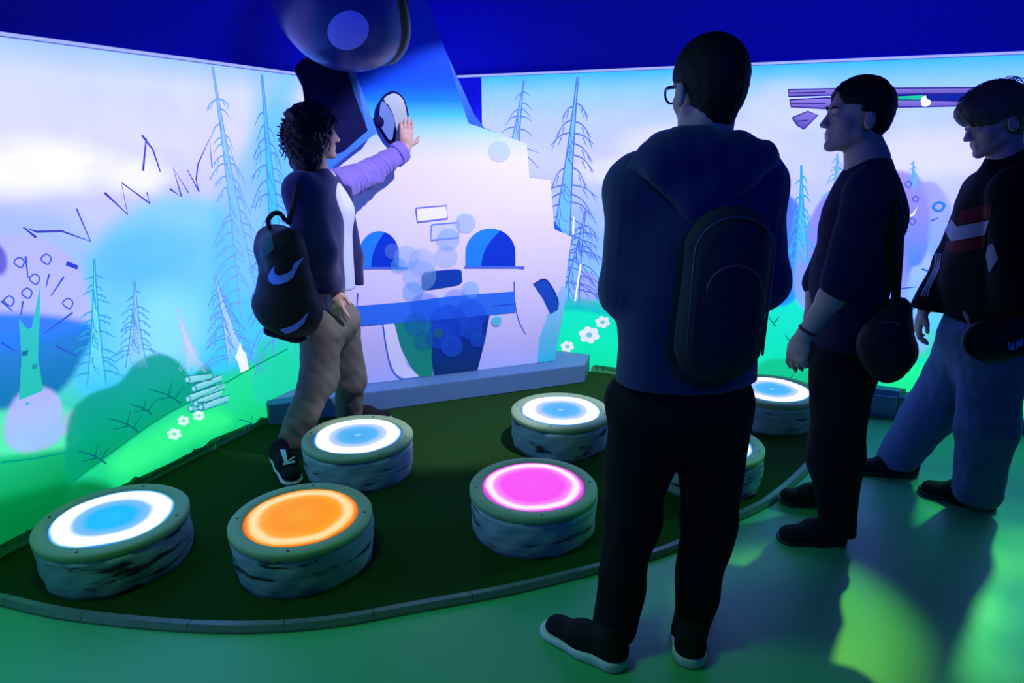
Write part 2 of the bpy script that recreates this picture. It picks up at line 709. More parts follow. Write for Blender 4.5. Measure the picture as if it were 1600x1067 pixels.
def conifer(plane, name, top, base, wid, parent, fill, line, n=10, spread=34, droop=14, off=0.004, lw=0.010, twigs=True, start=0.12, end=0.95):
    """bare spiky spruce: tapered pale trunk, two outlines, side branches"""
    d = Decal(plane, off)
    tx, ty = top
    bx, by = base
    L, R = [], []
    for i in range(9):
        t = i / 8
        x, y = tx + (bx - tx) * t, ty + (by - ty) * t
        w = wid * 0.74 * (0.06 + 0.94 * t ** 1.5) / 2
        L.append((x - w, y))
        R.append((x + w, y))
    if fill is not None:
        b0 = len(d.V)
        for i in range(9):
            fade = fill[3] * (1 - max(0.0, (i / 8 - 0.7) / 0.3))
            for q in (L[i], R[i]):
                s_, z_ = plane.hit(*q)
                d.V.append(plane.pos(s_, z_, off))
                d.C.append(fill[:3] + (fade,))
        for i in range(8):
            d.F.append((b0 + 2 * i, b0 + 2 * i + 1, b0 + 2 * i + 3, b0 + 2 * i + 2))
        for k in range(n):
            t = RND.uniform(0.2, 0.85)
            x, y = tx + (bx - tx) * t, ty + (by - ty) * t
            w = wid * 0.2 * t
            d.line([(x - w, y), (x + w * RND.uniform(-1, 1), y + 14), (x + w, y + 22)], lw * 0.6, line, lw * 0.3)
    d.line(L, lw * 0.7, line, curve=False)
    d.line(R, lw * 0.7, line, curve=False)
    for i in range(n):
        t = start + (end - start) * (i + RND.random() * 0.5) / n
        x, y = tx + (bx - tx) * t, ty + (by - ty) * t
        w = wid * 0.74 * (0.06 + 0.94 * t ** 1.5) / 2
        sp = spread * 1.5 * (0.25 + 0.75 * t) * (0.7 + 0.5 * RND.random())
        for sg in (-1, 1):
            if RND.random() < 0.08:
                continue
            x0, y0 = x + sg * w * 0.8, y + RND.uniform(-4, 4)
            x1 = x0 + sg * sp
            y1 = y0 + 1.5 * droop * (0.5 + RND.random()) * (0.5 + t)
            mid = ((x0 + x1) / 2, y0 + (y1 - y0) * 0.25)
            d.line([(x0, y0), mid, (x1, y1)], lw, line, lw * 0.35)
            if twigs and sp > 16:
                for k in (0.45, 0.75):
                    qx, qy = x0 + (x1 - x0) * k, y0 + (y1 - y0) * k * 0.8
                    d.line([(qx, qy), (qx + sg * sp * 0.18, qy + droop * 0.6)], lw * 0.7, line, lw * 0.25, curve=False)
    return d.build(name, SCREEN, parent)


def flower(d, px, py, r, col, eye):
    for k in range(6):
        w = k * math.pi / 3 + 0.3
        d.circle(px + 0.62 * r * math.cos(w), py + 0.5 * r * math.sin(w), r * 0.36, col, n=12, ry=r * 0.3)
    d.circle(px, py, r * 0.28, eye, lift=0.002, n=12, ry=r * 0.22)


# ---- left screen
cl = Canvas(LEFT, 0.0, LEN_L - 0.02, TOP_L, 0.0085)
hz = lambda px, py: LEFT.hit(px, py)[1]
cl.grad([(0.0, rgb(0, 170, 80)), (0.35, rgb(20, 215, 150)), (0.55, rgb(70, 215, 215)), (0.8, rgb(130, 205, 255)),
         (1.05, rgb(175, 205, 255)), (1.3, rgb(205, 210, 255)), (1.55, rgb(224, 224, 255)), (1.8, rgb(214, 224, 255)), (1.92, rgb(160, 205, 255))])
cl.ell(-140, 330, 260, 110, rgb(200, 205, 255), 0.8, 0.5)
cl.ell(60, 262, 120, 42, rgb(255, 255, 255), 1.0, 0.55, 0.05)
cl.ell(215, 275, 50, 26, rgb(252, 250, 255), 0.9, 0.6, 0.05)
cl.ell(-300, 280, 200, 60, rgb(250, 250, 255), 0.9, 0.5, 0.05)
cl.ell(20, 370, 110, 45, rgb(150, 190, 255), 0.6, 0.5)
cl.poly([(120, 500), (140, 410), (180, 350), (240, 312), (300, 308), (350, 330), (380, 420), (400, 560), (250, 600), (130, 620)],
        rgb(135, 215, 255), 0.9, 0.05, rgb(60, 205, 250))
cl.ell(220, 400, 100, 46, rgb(70, 190, 255), 0.55, 0.6)
cl.ell(260, 520, 70, 60, rgb(150, 235, 255), 0.8, 0.6)
cl.poly([(330, 330), (400, 200), (460, 110), (470, 540), (400, 560), (340, 480)], rgb(80, 200, 255), 0.55, 0.08)
cl.ell(430, 250, 30, 120, rgb(60, 200, 255), 0.6, 0.6)
# round birch crown, lilac above, blue below
cl.poly([(-60, 470), (-40, 400), (0, 370), (60, 372), (110, 400), (135, 450), (125, 510), (-60, 512)], rgb(190, 190, 250), 0.9, 0.02)
cl.poly([(-60, 500), (135, 503), (128, 560), (95, 610), (40, 640), (-60, 640)], rgb(40, 130, 245), 0.95, 0.02, rgb(10, 120, 190))
cl.ell(-5, 405, 16, 26, rgb(90, 90, 220), 0.9, 0.2)
cl.poly([(-400, 300), (-280, 290), (-180, 330), (-150, 420), (-200, 520), (-420, 560)], rgb(150, 160, 250), 0.9, 0.03, rgb(40, 120, 240))
# pale lilac bush
cl.poly([(-400, 660), (0, 640), (110, 640), (115, 700), (0, 712), (-400, 740)], rgb(90, 235, 190), 0.9, 0.02)
cl.poly([(8, 690), (10, 650), (30, 615), (62, 604), (90, 618), (98, 655), (90, 690), (40, 708)], rgb(185, 190, 245), 0.95, 0.012, rgb(160, 200, 235))
cl.poly([(96, 680), (102, 650), (118, 640), (112, 670)], rgb(170, 195, 240), 0.9, 0.012)
# teal bush and meadow
cl.poly([(0, 715), (110, 700), (160, 720), (110, 770), (0, 830), (-500, 900), (-500, 760)], rgb(40, 225, 160), 0.95, 0.02, rgb(0, 150, 80))
cl.poly([(102, 720), (108, 650), (140, 616), (185, 598), (212, 566), (250, 552), (282, 568), (298, 588), (324, 570), (334, 612), (290, 650), (230, 690), (170, 735), (112, 765)],
        rgb(15, 165, 160), 0.95, 0.012, rgb(0, 165, 110))
cl.poly([(105, 765), (180, 705), (260, 648), (330, 612), (400, 566), (470, 530), (520, 510), (520, 640), (450, 652), (300, 722), (130, 802)],
        rgb(40, 220, 170), 0.98, 0.012, rgb(10, 205, 115))
cl.poly([(400, 560), (408, 535), (440, 528), (520, 510), (520, 600), (450, 615), (400, 630)], rgb(30, 215, 185), 0.7, 0.03)
cl.poly([(170, 720), (260, 660), (330, 640), (360, 660), (280, 700), (200, 745)], rgb(60, 235, 150), 0.6, 0.05)
cl.poly([(-500, 1000), (-300, 860), (0, 780), (90, 758), (140, 750), (175, 768), (120, 812), (0, 895), (-300, 1100)], rgb(0, 140, 70), 0.9, 0.03, rgb(0, 90, 40))
SL = cl.build('projection_screen', W1)

violet = rgb(70, 70, 200)
blue_l = rgb(80, 140, 235)
conifer(LEFT, 'painted_spruce', (331, 104), (392, 500), 44, SL, rgb(125, 205, 255, 0.8), rgb(115, 170, 250), 19, 26, 18, lw=0.010)
conifer(LEFT, 'painted_spruce', (408, 116), (445, 560), 50, SL, rgb(60, 205, 255, 0.85), rgb(90, 150, 245), 18, 30, 26, lw=0.011)
conifer(LEFT, 'painted_spruce', (146, 405), (150, 602), 40, SL, rgb(110, 225, 240, 0.95), rgb(50, 170, 230), 12, 24, 6, lw=0.008)
conifer(LEFT, 'painted_spruce', (209, 440), (212, 575), 46, SL, rgb(150, 205, 250, 0.95), rgb(80, 160, 235), 13, 22, 9, lw=0.007)
conifer(LEFT, 'painted_spruce', (275, 480), (306, 582), 34, SL, rgb(205, 215, 250, 0.8), rgb(185, 200, 250), 8, 14, 8, lw=0.006)
conifer(LEFT, 'painted_spruce', (334, 428), (372, 572), 46, SL, rgb(175, 215, 255, 0.9), rgb(95, 155, 245), 13, 28, 16, lw=0.008)
d = Decal(LEFT, 0.005)
for q in ([(55, 371), (35, 355), (56, 362), (95, 361), (140, 377), (118, 326)], [(162, 301), (198, 335), (188, 285), (233, 318), (228, 300)],
          [(222, 267), (227, 216)], [(220, 211), (237, 233), (249, 268)],
          [(264, 295), (282, 307), (269, 262), (293, 301), (291, 265), (310, 300), (305, 280), (308, 256), (326, 217), (330, 263)]):
    d.line(q, 0.011, violet, 0.007, curve=False)
d.line([(102, 411), (120, 418)], 0.018, rgb(50, 70, 220), curve=False)
d.build('painted_zigzag_birds', SCREEN, SL)
# forked birch with leaf marks
d = Decal(LEFT, 0.006)
d.fill([(28, 498), (41, 514), (48, 512), (62, 440), (60, 505), (58, 560), (66, 610), (28, 625), (32, 560)], rgb(60, 200, 225), rgb(40, 200, 190))
for x, y in ((28, 410), (52, 436), (40, 458), (70, 405), (104, 474), (12, 470)):
    d.line([(x - 8, y), (x, y - 8), (x + 8, y - 2), (x + 3, y + 8)], 0.006, rgb(70, 100, 225), closed=True)
for q in ([(38, 400), (42, 434)], [(75, 428), (70, 448)], [(98, 432), (78, 462)], [(0, 470), (18, 486)], [(112, 488), (68, 520)], [(34, 470), (31, 492)], [(0, 535), (22, 548)], [(85, 540), (118, 556)]):
    d.line(q, 0.008, rgb(50, 90, 215), 0.004, curve=False)
d.fill([(33, 549), (43, 546), (41, 555), (33, 556)], rgb(20, 90, 150))
d.fill([(48, 570), (57, 568), (56, 576), (49, 576)], rgb(20, 90, 150))
d.build('painted_birch', SCREEN, SL)
# forest twigs in the bushes
d = Decal(LEFT, 0.006)
for x, y, r in ((200, 665, 1), (265, 620, 1), (150, 715, 0.9), (225, 640, 0.7), (392, 662, 0.6), (436, 632, 0.6)):
    c = rgb(0, 115, 120)
    d.line([(x + 16 * r, y + 10 * r), (x - 6 * r, y - 4 * r), (x - 34 * r, y - 12 * r)], 0.008, c, 0.004)
    d.line([(x, y), (x - 26 * r, y + 6 * r)], 0.007, c, 0.003, curve=False)
    d.line([(x - 4 * r, y), (x + 2 * r, y - 24 * r)], 0.007, c, 0.003, curve=False)
    d.line([(x + 6 * r, y + 4 * r), (x + 20 * r, y - 18 * r)], 0.007, c, 0.003, curve=False)
d.build('painted_twigs', SCREEN, SL)
d = Decal(LEFT, 0.006)
d.line([(0, 722), (50, 716), (104, 706)], 0.008, rgb(0, 165, 135))
d.line([(112, 752), (170, 708), (250, 652), (330, 610), (400, 570), (448, 545)], 0.008, rgb(0, 150, 110))
d.line([(40, 632), (41, 628)], 0.012, rgb(40, 190, 230), curve=False)
d.build('painted_hill_lines', SCREEN, SL)
# log pile
d = Decal(LEFT, 0.007)
for x0, y0, x1, y1 in ((291, 593, 330, 588), (301, 607, 345, 590), (292, 623, 350, 602), (304, 630, 345, 614), (312, 636, 356, 622), (296, 638, 318, 632)):
    d.fill([(x0, y0 - 6), (x1, y1 - 5), (x1, y1 + 5), (x0, y0 + 6)], rgb(165, 235, 245), rgb(70, 200, 215))
    d.line([(x0, y0 - 6), (x1, y1 - 5)], 0.005, rgb(20, 120, 150), curve=False)
    d.line([(x0, y0 + 6), (x1, y1 + 5)], 0.005, rgb(20, 120, 150), curve=False)
    d.circle(x0, y0, 5, rgb(40, 165, 180), 0.0008, 14, 6)
    d.circle(x0, y0, 3, rgb(150, 225, 230), 0.0012, 14, 3.6)
d.build('painted_log_pile', SCREEN, SL)
for x, y, r in ((271, 678, 12), (285, 657, 10), (309, 649, 10)):
    d = Decal(LEFT, 0.006)
    flower(d, x, y, r, rgb(215, 255, 245), rgb(120, 240, 190))
    d.build('painted_flower', SCREEN, SL)
d = Decal(LEFT, 0.006)
d.fill([(366, 558), (371, 545), (374, 534), (377, 545), (383, 552), (388, 578), (375, 582), (370, 565)], rgb(240, 252, 255))
d.build('painted_stump', SCREEN, SL)

# ---- right screen
cr_ = Canvas(RIGHT, 0.62, LEN_R - 0.02, TOP_R, 0.0095)
cr_.grad([(0.0, rgb(10, 190, 110)), (0.3, rgb(25, 225, 170)), (0.55, rgb(90, 215, 235)), (0.8, rgb(150, 195, 255)), (1.1, rgb(190, 203, 255)),
          (1.45, rgb(208, 214, 255)), (1.7, rgb(190, 214, 255)), (1.86, rgb(150, 212, 255)), (1.97, rgb(60, 195, 255))])
cr_.ell(1085, 235, 120, 42, rgb(232, 232, 255), 0.95, 0.4, 0.04)
cr_.ell(965, 268, 70, 20, rgb(228, 230, 255), 0.9, 0.4, 0.04)
cr_.ell(1455, 240, 120, 34, rgb(228, 228, 255), 0.9, 0.5, 0.04)
cr_.ell(1230, 170, 70, 40, rgb(222, 226, 255), 0.6, 0.5)
cr_.ell(900, 400, 60, 90, rgb(130, 190, 255), 0.6, 0.6)
cr_.ell(915, 450, 22, 26, rgb(165, 165, 240), 0.8, 0.15)
# meadow
cr_.poly([(740, 486), (880, 474), (960, 486), (1100, 478), (1220, 452), (1260, 470), (1330, 540), (1450, 560), (1640, 545), (1900, 570), (1900, 760), (740, 640)],
         rgb(20, 235, 215), 0.98, 0.012, rgb(10, 215, 140))
cr_.poly([(740, 474), (880, 464), (950, 476), (950, 492), (880, 484), (740, 494)], rgb(20, 190, 210), 0.8, 0.02)
# blue and lilac round trees
cr_.poly([(1205, 470), (1200, 380), (1215, 310), (1240, 310), (1258, 345), (1262, 420), (1240, 470)], rgb(80, 120, 235), 0.95, 0.012, rgb(30, 150, 250))
cr_.poly([(1245, 470), (1243, 400), (1262, 350), (1290, 305), (1330, 300), (1370, 330), (1370, 520), (1290, 500)], rgb(140, 135, 240), 0.95, 0.012, rgb(130, 175, 250))
cr_.poly([(1385, 420), (1382, 310), (1392, 272), (1412, 268), (1440, 282), (1455, 310), (1455, 370), (1440, 410), (1424, 420), (1412, 450), (1380, 470)],
         rgb(160, 145, 245), 0.97, 0.012, rgb(30, 140, 250))
cr_.poly([(1440, 290), (1462, 286), (1480, 310), (1492, 350), (1480, 400), (1452, 400), (1452, 330)], rgb(165, 165, 245), 0.9, 0.012, rgb(130, 180, 250))
cr_.poly([(1375, 480), (1382, 380), (1400, 365), (1420, 420), (1420, 470), (1450, 540), (1400, 560), (1380, 540)], rgb(150, 140, 245), 0.8, 0.02, rgb(140, 190, 250))
cr_.poly([(1650, 420), (1640, 330), (1680, 290), (1760, 300), (1790, 380), (1760, 450)], rgb(150, 145, 245), 0.95, 0.012, rgb(60, 150, 250))
# green bushes at the foot
cr_.poly([(1170, 640), (1165, 590), (1200, 562), (1240, 566), (1290, 600), (1290, 640)], rgb(20, 200, 150), 0.9, 0.015, rgb(20, 190, 110))
cr_.poly([(1380, 600), (1400, 575), (1440, 568), (1600, 560), (1900, 600), (1900, 700), (1380, 640)], rgb(40, 235, 165), 0.8, 0.02, rgb(20, 215, 130))
SR = cr_.build('projection_screen', W2)
conifer(RIGHT, 'painted_spruce', (819, 126), (800, 262), 26, SR, rgb(140, 200, 255, 0.8), rgb(95, 140, 240), 8, 24, 8, lw=0.010, twigs=False)
conifer(RIGHT, 'painted_spruce', (903, 120), (868, 470), 56, SR, rgb(105, 200, 255, 0.9), rgb(90, 125, 235), 15, 40, 24, lw=0.012)
conifer(RIGHT, 'painted_spruce', (915, 330), (890, 480), 40, SR, rgb(120, 190, 255, 0.5), rgb(80, 110, 220), 11, 40, 16, lw=0.010)
conifer(RIGHT, 'painted_spruce', (1252, 258), (1253, 420), 30, SR, rgb(100, 205, 250, 0.9), rgb(60, 180, 235), 10, 18, 12, lw=0.012)
conifer(RIGHT, 'painted_spruce', (1308, 240), (1308, 310), 22, SR, rgb(150, 200, 250, 0.9), rgb(110, 180, 245), 7, 14, 6, lw=0.009)
conifer(RIGHT, 'painted_spruce', (1427, 252), (1427, 295), 14, SR, rgb(160, 205, 250, 0.9), rgb(100, 180, 240), 5, 10, 5, lw=0.008, twigs=False)
d = Decal(RIGHT, 0.005)
for x, y, r in ((1419, 288, 5), (1430, 311, 4.5), (1425, 346, 5)):
    d.line([(x - r, y), (x, y - r), (x + r, y - 1), (x + 1, y + r)], 0.008, rgb(90, 100, 225), closed=True)
d.line([(1458, 322), (1466, 316), (1475, 320), (1470, 329), (1461, 328)], 0.014, rgb(50, 130, 240), closed=True)
for q in ([(1455, 345), (1466, 340)], [(1405, 362), (1420, 362)], [(1398, 452), (1430, 448)], [(1440, 420), (1464, 428)], [(1395, 490), (1440, 478)], [(1258, 460), (1290, 480)], [(1270, 430), (1300, 420)]):
    d.line(q, 0.010, rgb(40, 90, 210), 0.005, curve=False)
d.build('painted_leaf_marks', SCREEN, SR)
d = Decal(RIGHT, 0.006)
d.fill([(1405, 338), (1425, 334), (1434, 322), (1428, 336), (1408, 345)], rgb(250, 250, 255))
d.fill([(1406, 325), (1412, 318), (1415, 304), (1416, 318), (1408, 330)], rgb(250, 250, 255))
d.build('painted_white_twigs', SCREEN, SR)
for x, y, r in ((921, 523, 17), (942, 503, 12), (887, 541, 11), (1010, 560, 14), (1560, 600, 12)):
    d = Decal(RIGHT, 0.006)
    flower(d, x, y, r, rgb(225, 235, 255), rgb(120, 190, 235))
    d.build('painted_flower', SCREEN, SR)
d = Decal(RIGHT, 0.006)
for q in ([(897, 338), (896, 366)], [(908, 412), (899, 470)]):
    d.line(q, 0.013, rgb(245, 252, 255), curve=False)
d.build('painted_light_streaks', SCREEN, SR)
# flying planks with a green tube between them
for nm, q, a, b in (('painted_plank', [(1232, 140), (1290, 139), (1530, 137), (1531, 146), (1290, 149), (1232, 151)], rgb(150, 135, 235), rgb(95, 85, 205)),
                    ('painted_plank', [(1234, 156), (1290, 153), (1530, 159), (1530, 165), (1290, 170), (1236, 167)], rgb(150, 135, 240), rgb(110, 95, 215)),
                    ('painted_plank', [(1238, 184), (1262, 174), (1278, 180), (1256, 202), (1246, 196)], rgb(140, 125, 230), rgb(90, 80, 200)),
                    ('painted_dark_gap', [(1300, 148), (1530, 146), (1530, 160), (1300, 158)], rgb(20, 40, 170), rgb(20, 40, 170)),
                    ('painted_green_tube', [(1380, 152), (1443, 149), (1443, 157), (1380, 159)], rgb(40, 215, 175), rgb(20, 180, 160))):
    d = Decal(RIGHT, 0.006 if 'plank' not in nm else 0.008)
    d.fill(q, a, b)
    if nm == 'painted_plank':
        d.line([((q[0][0] + q[-1][0]) / 2, (q[0][1] + q[-1][1]) / 2), (q[1][0], (q[1][1] + q[-2][1]) / 2)], 0.006, rgb(50, 40, 150), curve=False)
        d.line(q + [q[0]], 0.007, rgb(45, 35, 150), curve=False)
    if 'tube' in nm:
        d.off = 0.009
        d.V = [v + RIGHT.n * 0.003 for v in d.V]
    d.build(nm, SCREEN, SR)
d = Decal(RIGHT, 0.011)
d.fill([(1438, 158), (1440, 152), (1446, 149), (1448, 155), (1454, 157), (1453, 164), (1446, 167), (1440, 166)], rgb(250, 250, 255))
d.build('painted_white_spark', SCREEN, SR)
d = Decal(RIGHT, 0.006)
for x, y in ((1198, 594), (1232, 588), (1212, 606), (1252, 600), (1170, 520), (1235, 525), (1210, 498)):
    d.line([(x + 2, y + 12), (x - 8, y - 2)], 0.010, rgb(0, 130, 105), 0.005, curve=False)
    d.line([(x, y + 6), (x + 8, y - 4)], 0.009, rgb(0, 130, 105), 0.004, curve=False)
d.build('painted_twigs', SCREEN, SR)

# ragged grass boards along the foot of the screens
GRASS_EDGE = plain('painted_grass_board', (0.06, 0.55, 0.22, 1), 0.8, noise=0.3)


def grass_board(plane, s0, s1, parent, step=0.035):
    top = []
    s = s0
    while s < s1:
        top.append((s, RND.uniform(0.018, 0.045)))
        top.append((s + step * 0.5, RND.uniform(0.03, 0.07)))
        s += step * RND.uniform(0.8, 1.5)
    poly = [(s0, 0.0), (s1, 0.0)] + [(a, b) for a, b in reversed(top) if a < s1]
    return prism('grass_board', poly, 0.012, lambda s, z, o: plane.pos(s, z, o + 0.014), GRASS_EDGE, parent)


grass_board(LEFT, 1.6, LEN_L - 0.05, W1)
grass_board(RIGHT, 1.45, LEN_R - 0.05, W2)

# ================================================================== turf island and its edging
edge_px = [(0, 940), (100, 962), (250, 979), (390, 984), (520, 975), (650, 952), (800, 924), (940, 890), (1040, 863), (1130, 820), (1200, 785), (1262, 730), (1290, 680), (1291, 646)]
edge = [LEFT.pos(3.24, 0, 0.045), LEFT.pos(3.27, 0, 0.13)] + [ground(*p) for p in edge_px]
ec = spline([(p.x, p.y) for p in edge], 6)
far = [RIGHT.pos(2.6, 0, 0.017), RIGHT.pos(0.017, 0, 0.017), LEFT.pos(3.235, 0, 0.017)]
TURF_Z = 0.012
outline = ec + [(p.x, p.y) for p in far]
bm = bmesh.new()
top = [bm.verts.new((x, y, TURF_Z)) for x, y in outline]
bot = [bm.verts.new((x, y, 0.0005)) for x, y in outline]
bm.faces.new(top)
for i in range(len(top)):
    j = (i + 1) % len(top)
    bm.faces.new((top[i], bot[i], bot[j], top[j]))
bmesh.ops.triangulate(bm, faces=[f for f in bm.faces if len(f.verts) > 4])
bmesh.ops.recalc_face_normals(bm, faces=bm.faces)
me = bpy.data.meshes.new('turf')
bm.to_mesh(me)
bm.free()
tag(obj('turf_carpet', me, TURF), 'dark green artificial turf island with a curved front edge', 'carpet')
edging = empty('turf_edging', (ec[0][0], ec[0][1], 0))
tag(edging, 'narrow pale edging strip curving along the front of the turf', 'edging')
E_INV = Matrix.Translation(-Vector(edging.location))
fine = spline([(p.x, p.y) for p in edge], 12)
STEP = 13
for i in range(0, len(fine) - 2, STEP):
    seg = fine[i:min(i + STEP + 1, len(fine))]
    if len(seg) < 2:
        continue
    V, F = [], []
    prof = [(-0.020, 0.0), (-0.020, 0.018), (-0.012, 0.026), (0.010, 0.026), (0.022, 0.008), (0.022, 0.0)]
    npf = len(prof)
    for k, p in enumerate(seg):
        g = i + k
        a, b = np.array(fine[max(g - 1, 0)]), np.array(fine[min(g + 1, len(fine) - 1)])
        t = (b - a) / np.hypot(*(b - a))
        if k == 0:
            p = np.array(p) + t * 0.0012
        if k == len(seg) - 1:
            p = np.array(p) - t * 0.0012
        n = np.array([t[1], -t[0]])
        for o_, z_ in prof:
            V.append((p[0] + n[0] * o_, p[1] + n[1] * o_, z_ + 0.0006))
    for k in range(len(seg) - 1):
        for m_ in range(npf):
            m2 = (m_ + 1) % npf
            F.append((k * npf + m_, k * npf + m2, (k + 1) * npf + m2, (k + 1) * npf + m_))
    F.append(tuple(range(npf))[::-1])
    F.append(tuple((len(seg) - 1) * npf + q for q in range(npf)))
    me = mesh('strip', V, F)
    me.transform(E_INV)
    obj('edging_strip', me, EDGING, edging)

# ================================================================== the stove cutout
root = empty('stove_cutout', CUT.pos(0.75, 0.135, 0))
tag(root, 'tall white cutout of a cartoon stove standing on the blue plinth', 'cutout')
R_INV = Matrix.Translation(-Vector(root.location))


def rebase(o, r=root):
    o.data.transform(Matrix.Translation(-Vector(r.location)))
    return o


out_px = [(865, 568), (879, 470), (893, 370), (866, 358), (863, 320), (860, 281), (827, 278), (825, 250), (823, 225), (780, 209), (745, 197), (732, 193), (710, 125), (690, 60)]
out = [CUT.hit(*p) for p in out_px]
out = [(s, max(z, 0.125)) for s, z in out]
out[0] = (out[0][0], 0.137)
topz = 2.72
s690, z690 = out[-1]
out.append((s690 - 0.27, topz))
out += [(0.06, topz), (0.06, 2.0), CUT.hit(534, 112), CUT.hit(575, 205), CUT.hit(505, 268), CUT.hit(500, 420), (CUT.hit(508, 606)[0], 0.137)]
bm = bmesh.new()
# front sheet is a fine lattice clipped by the outline so that the face can carry a gradient
cut_body = prism('board', out, 0.10, lambda s, z, o: CUT.pos(s, z, o), EDGE_BLUE, root)
rebase(cut_body)
# projected light fading upward painted into the face colours, in bands of the outline
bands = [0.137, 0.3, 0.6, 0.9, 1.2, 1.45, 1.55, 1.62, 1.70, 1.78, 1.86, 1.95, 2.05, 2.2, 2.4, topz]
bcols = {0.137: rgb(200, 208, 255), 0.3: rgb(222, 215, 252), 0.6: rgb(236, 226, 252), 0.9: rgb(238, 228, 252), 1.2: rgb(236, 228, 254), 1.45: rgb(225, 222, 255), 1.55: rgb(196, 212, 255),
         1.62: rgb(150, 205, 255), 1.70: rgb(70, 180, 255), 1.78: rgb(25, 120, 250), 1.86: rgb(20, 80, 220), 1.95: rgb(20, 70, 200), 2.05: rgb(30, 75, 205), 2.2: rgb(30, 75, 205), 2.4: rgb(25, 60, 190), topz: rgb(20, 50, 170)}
bm = bmesh.new()
fv = [bm.verts.new((s, z, 0)) for s, z in out]
bm.faces.new(fv)
for b in bands[1:-1]:
    bmesh.ops.bisect_plane(bm, geom=bm.verts[:] + bm.edges[:] + bm.faces[:], plane_co=(0, b, 0), plane_no=(0, 1, 0), dist=1e-5)
bmesh.ops.triangulate(bm, faces=bm.faces)
V = [CUT.pos(v.co.x, v.co.y, 0.0012) for v in bm.verts]
zs = [v.co.y for v in bm.verts]
bm.verts.ensure_lookup_table()
bm.verts.index_update()
F = [tuple(v.index for v in f.verts) for f in bm.faces]
bm.free()
me = mesh('projected_face', V, F)
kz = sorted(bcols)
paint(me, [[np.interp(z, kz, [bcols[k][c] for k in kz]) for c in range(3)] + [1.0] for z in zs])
face = rebase(obj('projected_face', me, PICTURE, root))


def cdecal(name, off=0.003):
    return Decal(CUT, off)


def fin(d, name):
    return rebase(d.build(name, PICTURE, root))


def arch(name, x0, x1, ytop, ybot, split, lean):
    d = cdecal(name)
    cx, rx = (x0 + x1) / 2, (x1 - x0) / 2
    pts = [(x0, ybot)] + [(cx - rx * math.cos(w), ytop + (ybot - ytop) * 0.62 * (1 - math.sin(w))) for w in [math.pi * k / 16 for k in range(17)]] + [(x1, ybot)]
    d.fill(pts, rgb(40, 140, 235))
    m = []
    for k in range(9):
        t = k / 8
        y = ybot + (ytop + 3 - ybot) * t
        m.append((split + lean * t ** 2.2, y))
    right = [p for p in pts if p[0] >= m[-1][0] - 1 and p not in (pts[0],)]
    d.fill(m + right, rgb(15, 60, 195), lift=0.0015)
    d.fill([(x0 - 2, ybot - 1), (x1 + 14, ybot - 1), (x1 + 14, ybot + 2), (x0 - 2, ybot + 2)], rgb(80, 120, 225), lift=0.002)
    fin(d, name)


arch('arched_niche', 561, 623, 361, 418, 580, 20)
arch('arched_niche', 727, 805, 357, 417, 752, 30)
for q, c, ln in (([(650, 325), (697, 321), (699, 341), (652, 347)], rgb(250, 250, 255), rgb(120, 120, 225)), ([(674, 351), (717, 347), (716, 371), (673, 375)], rgb(225, 240, 255, 0.7), rgb(110, 150, 235))):
    d = cdecal('brick')
    d.fill(q, c, lift=0.001)
    d.line(q + [q[0]], 0.008, ln, curve=False, lift=0.0025)
    fin(d, 'painted_brick')
d = cdecal('dark_brick', 0.007)
d.fill(spline([(659, 440), (662, 426), (690, 422), (718, 421), (721, 432), (719, 443), (690, 449), (662, 452)], 3, True), rgb(20, 70, 170))
fin(d, 'painted_dark_brick')
d = cdecal('counter', 0.005)
d.fill([(556, 478), (640, 471), (700, 463), (803, 455), (805, 488), (700, 498), (620, 504), (556, 510)], rgb(55, 125, 235))
d.line([(770, 478), (806, 474)], 0.004, rgb(20, 60, 190), curve=False)
fin(d, 'painted_counter')
d = cdecal('mouth', 0.003)
d.fill([(615, 502), (680, 498), (679, 530), (676, 590), (655, 592), (640, 570), (625, 540)], rgb(30, 150, 140), rgb(30, 160, 120))
d.fill([(674, 498), (765, 490), (758, 530), (746, 582), (678, 590), (674, 560), (675, 530)], rgb(20, 60, 175), rgb(15, 60, 110), lift=0.001)
fin(d, 'painted_oven_mouth')
d = cdecal('apron', 0.003)
d.fill([(599, 505), (616, 503), (625, 540), (636, 572), (657, 590), (634, 594), (618, 585), (606, 555)], rgb(245, 244, 255))
d.line([(598, 505), (604, 545), (613, 578), (632, 594), (657, 592)], 0.007, rgb(60, 120, 215))
fin(d, 'painted_oven_lip')
for q in ([(803, 440), (804, 470), (810, 500), (821, 522)], [(806, 418), (818, 420)], [(559, 458), (557, 490)]):
    d = cdecal('ink')
    d.line(q, 0.007, rgb(60, 90, 215), 0.004)
    fin(d, 'painted_ink_line')
d = cdecal('handle', 0.004)
d.fill([(833, 444), (851, 436), (864, 452), (872, 472), (869, 485), (860, 491), (848, 466)], rgb(30, 85, 190))
d.line([(833, 444), (851, 436), (864, 452), (872, 472), (869, 485)], 0.007, rgb(15, 40, 140))
fin(d, 'painted_dark_handle')
d = cdecal('cyan')
d.fill([(878, 446), (886, 452), (866, 566), (840, 570), (842, 530), (856, 490)], rgb(170, 215, 255), rgb(60, 220, 235))
fin(d, 'painted_cyan_corner')
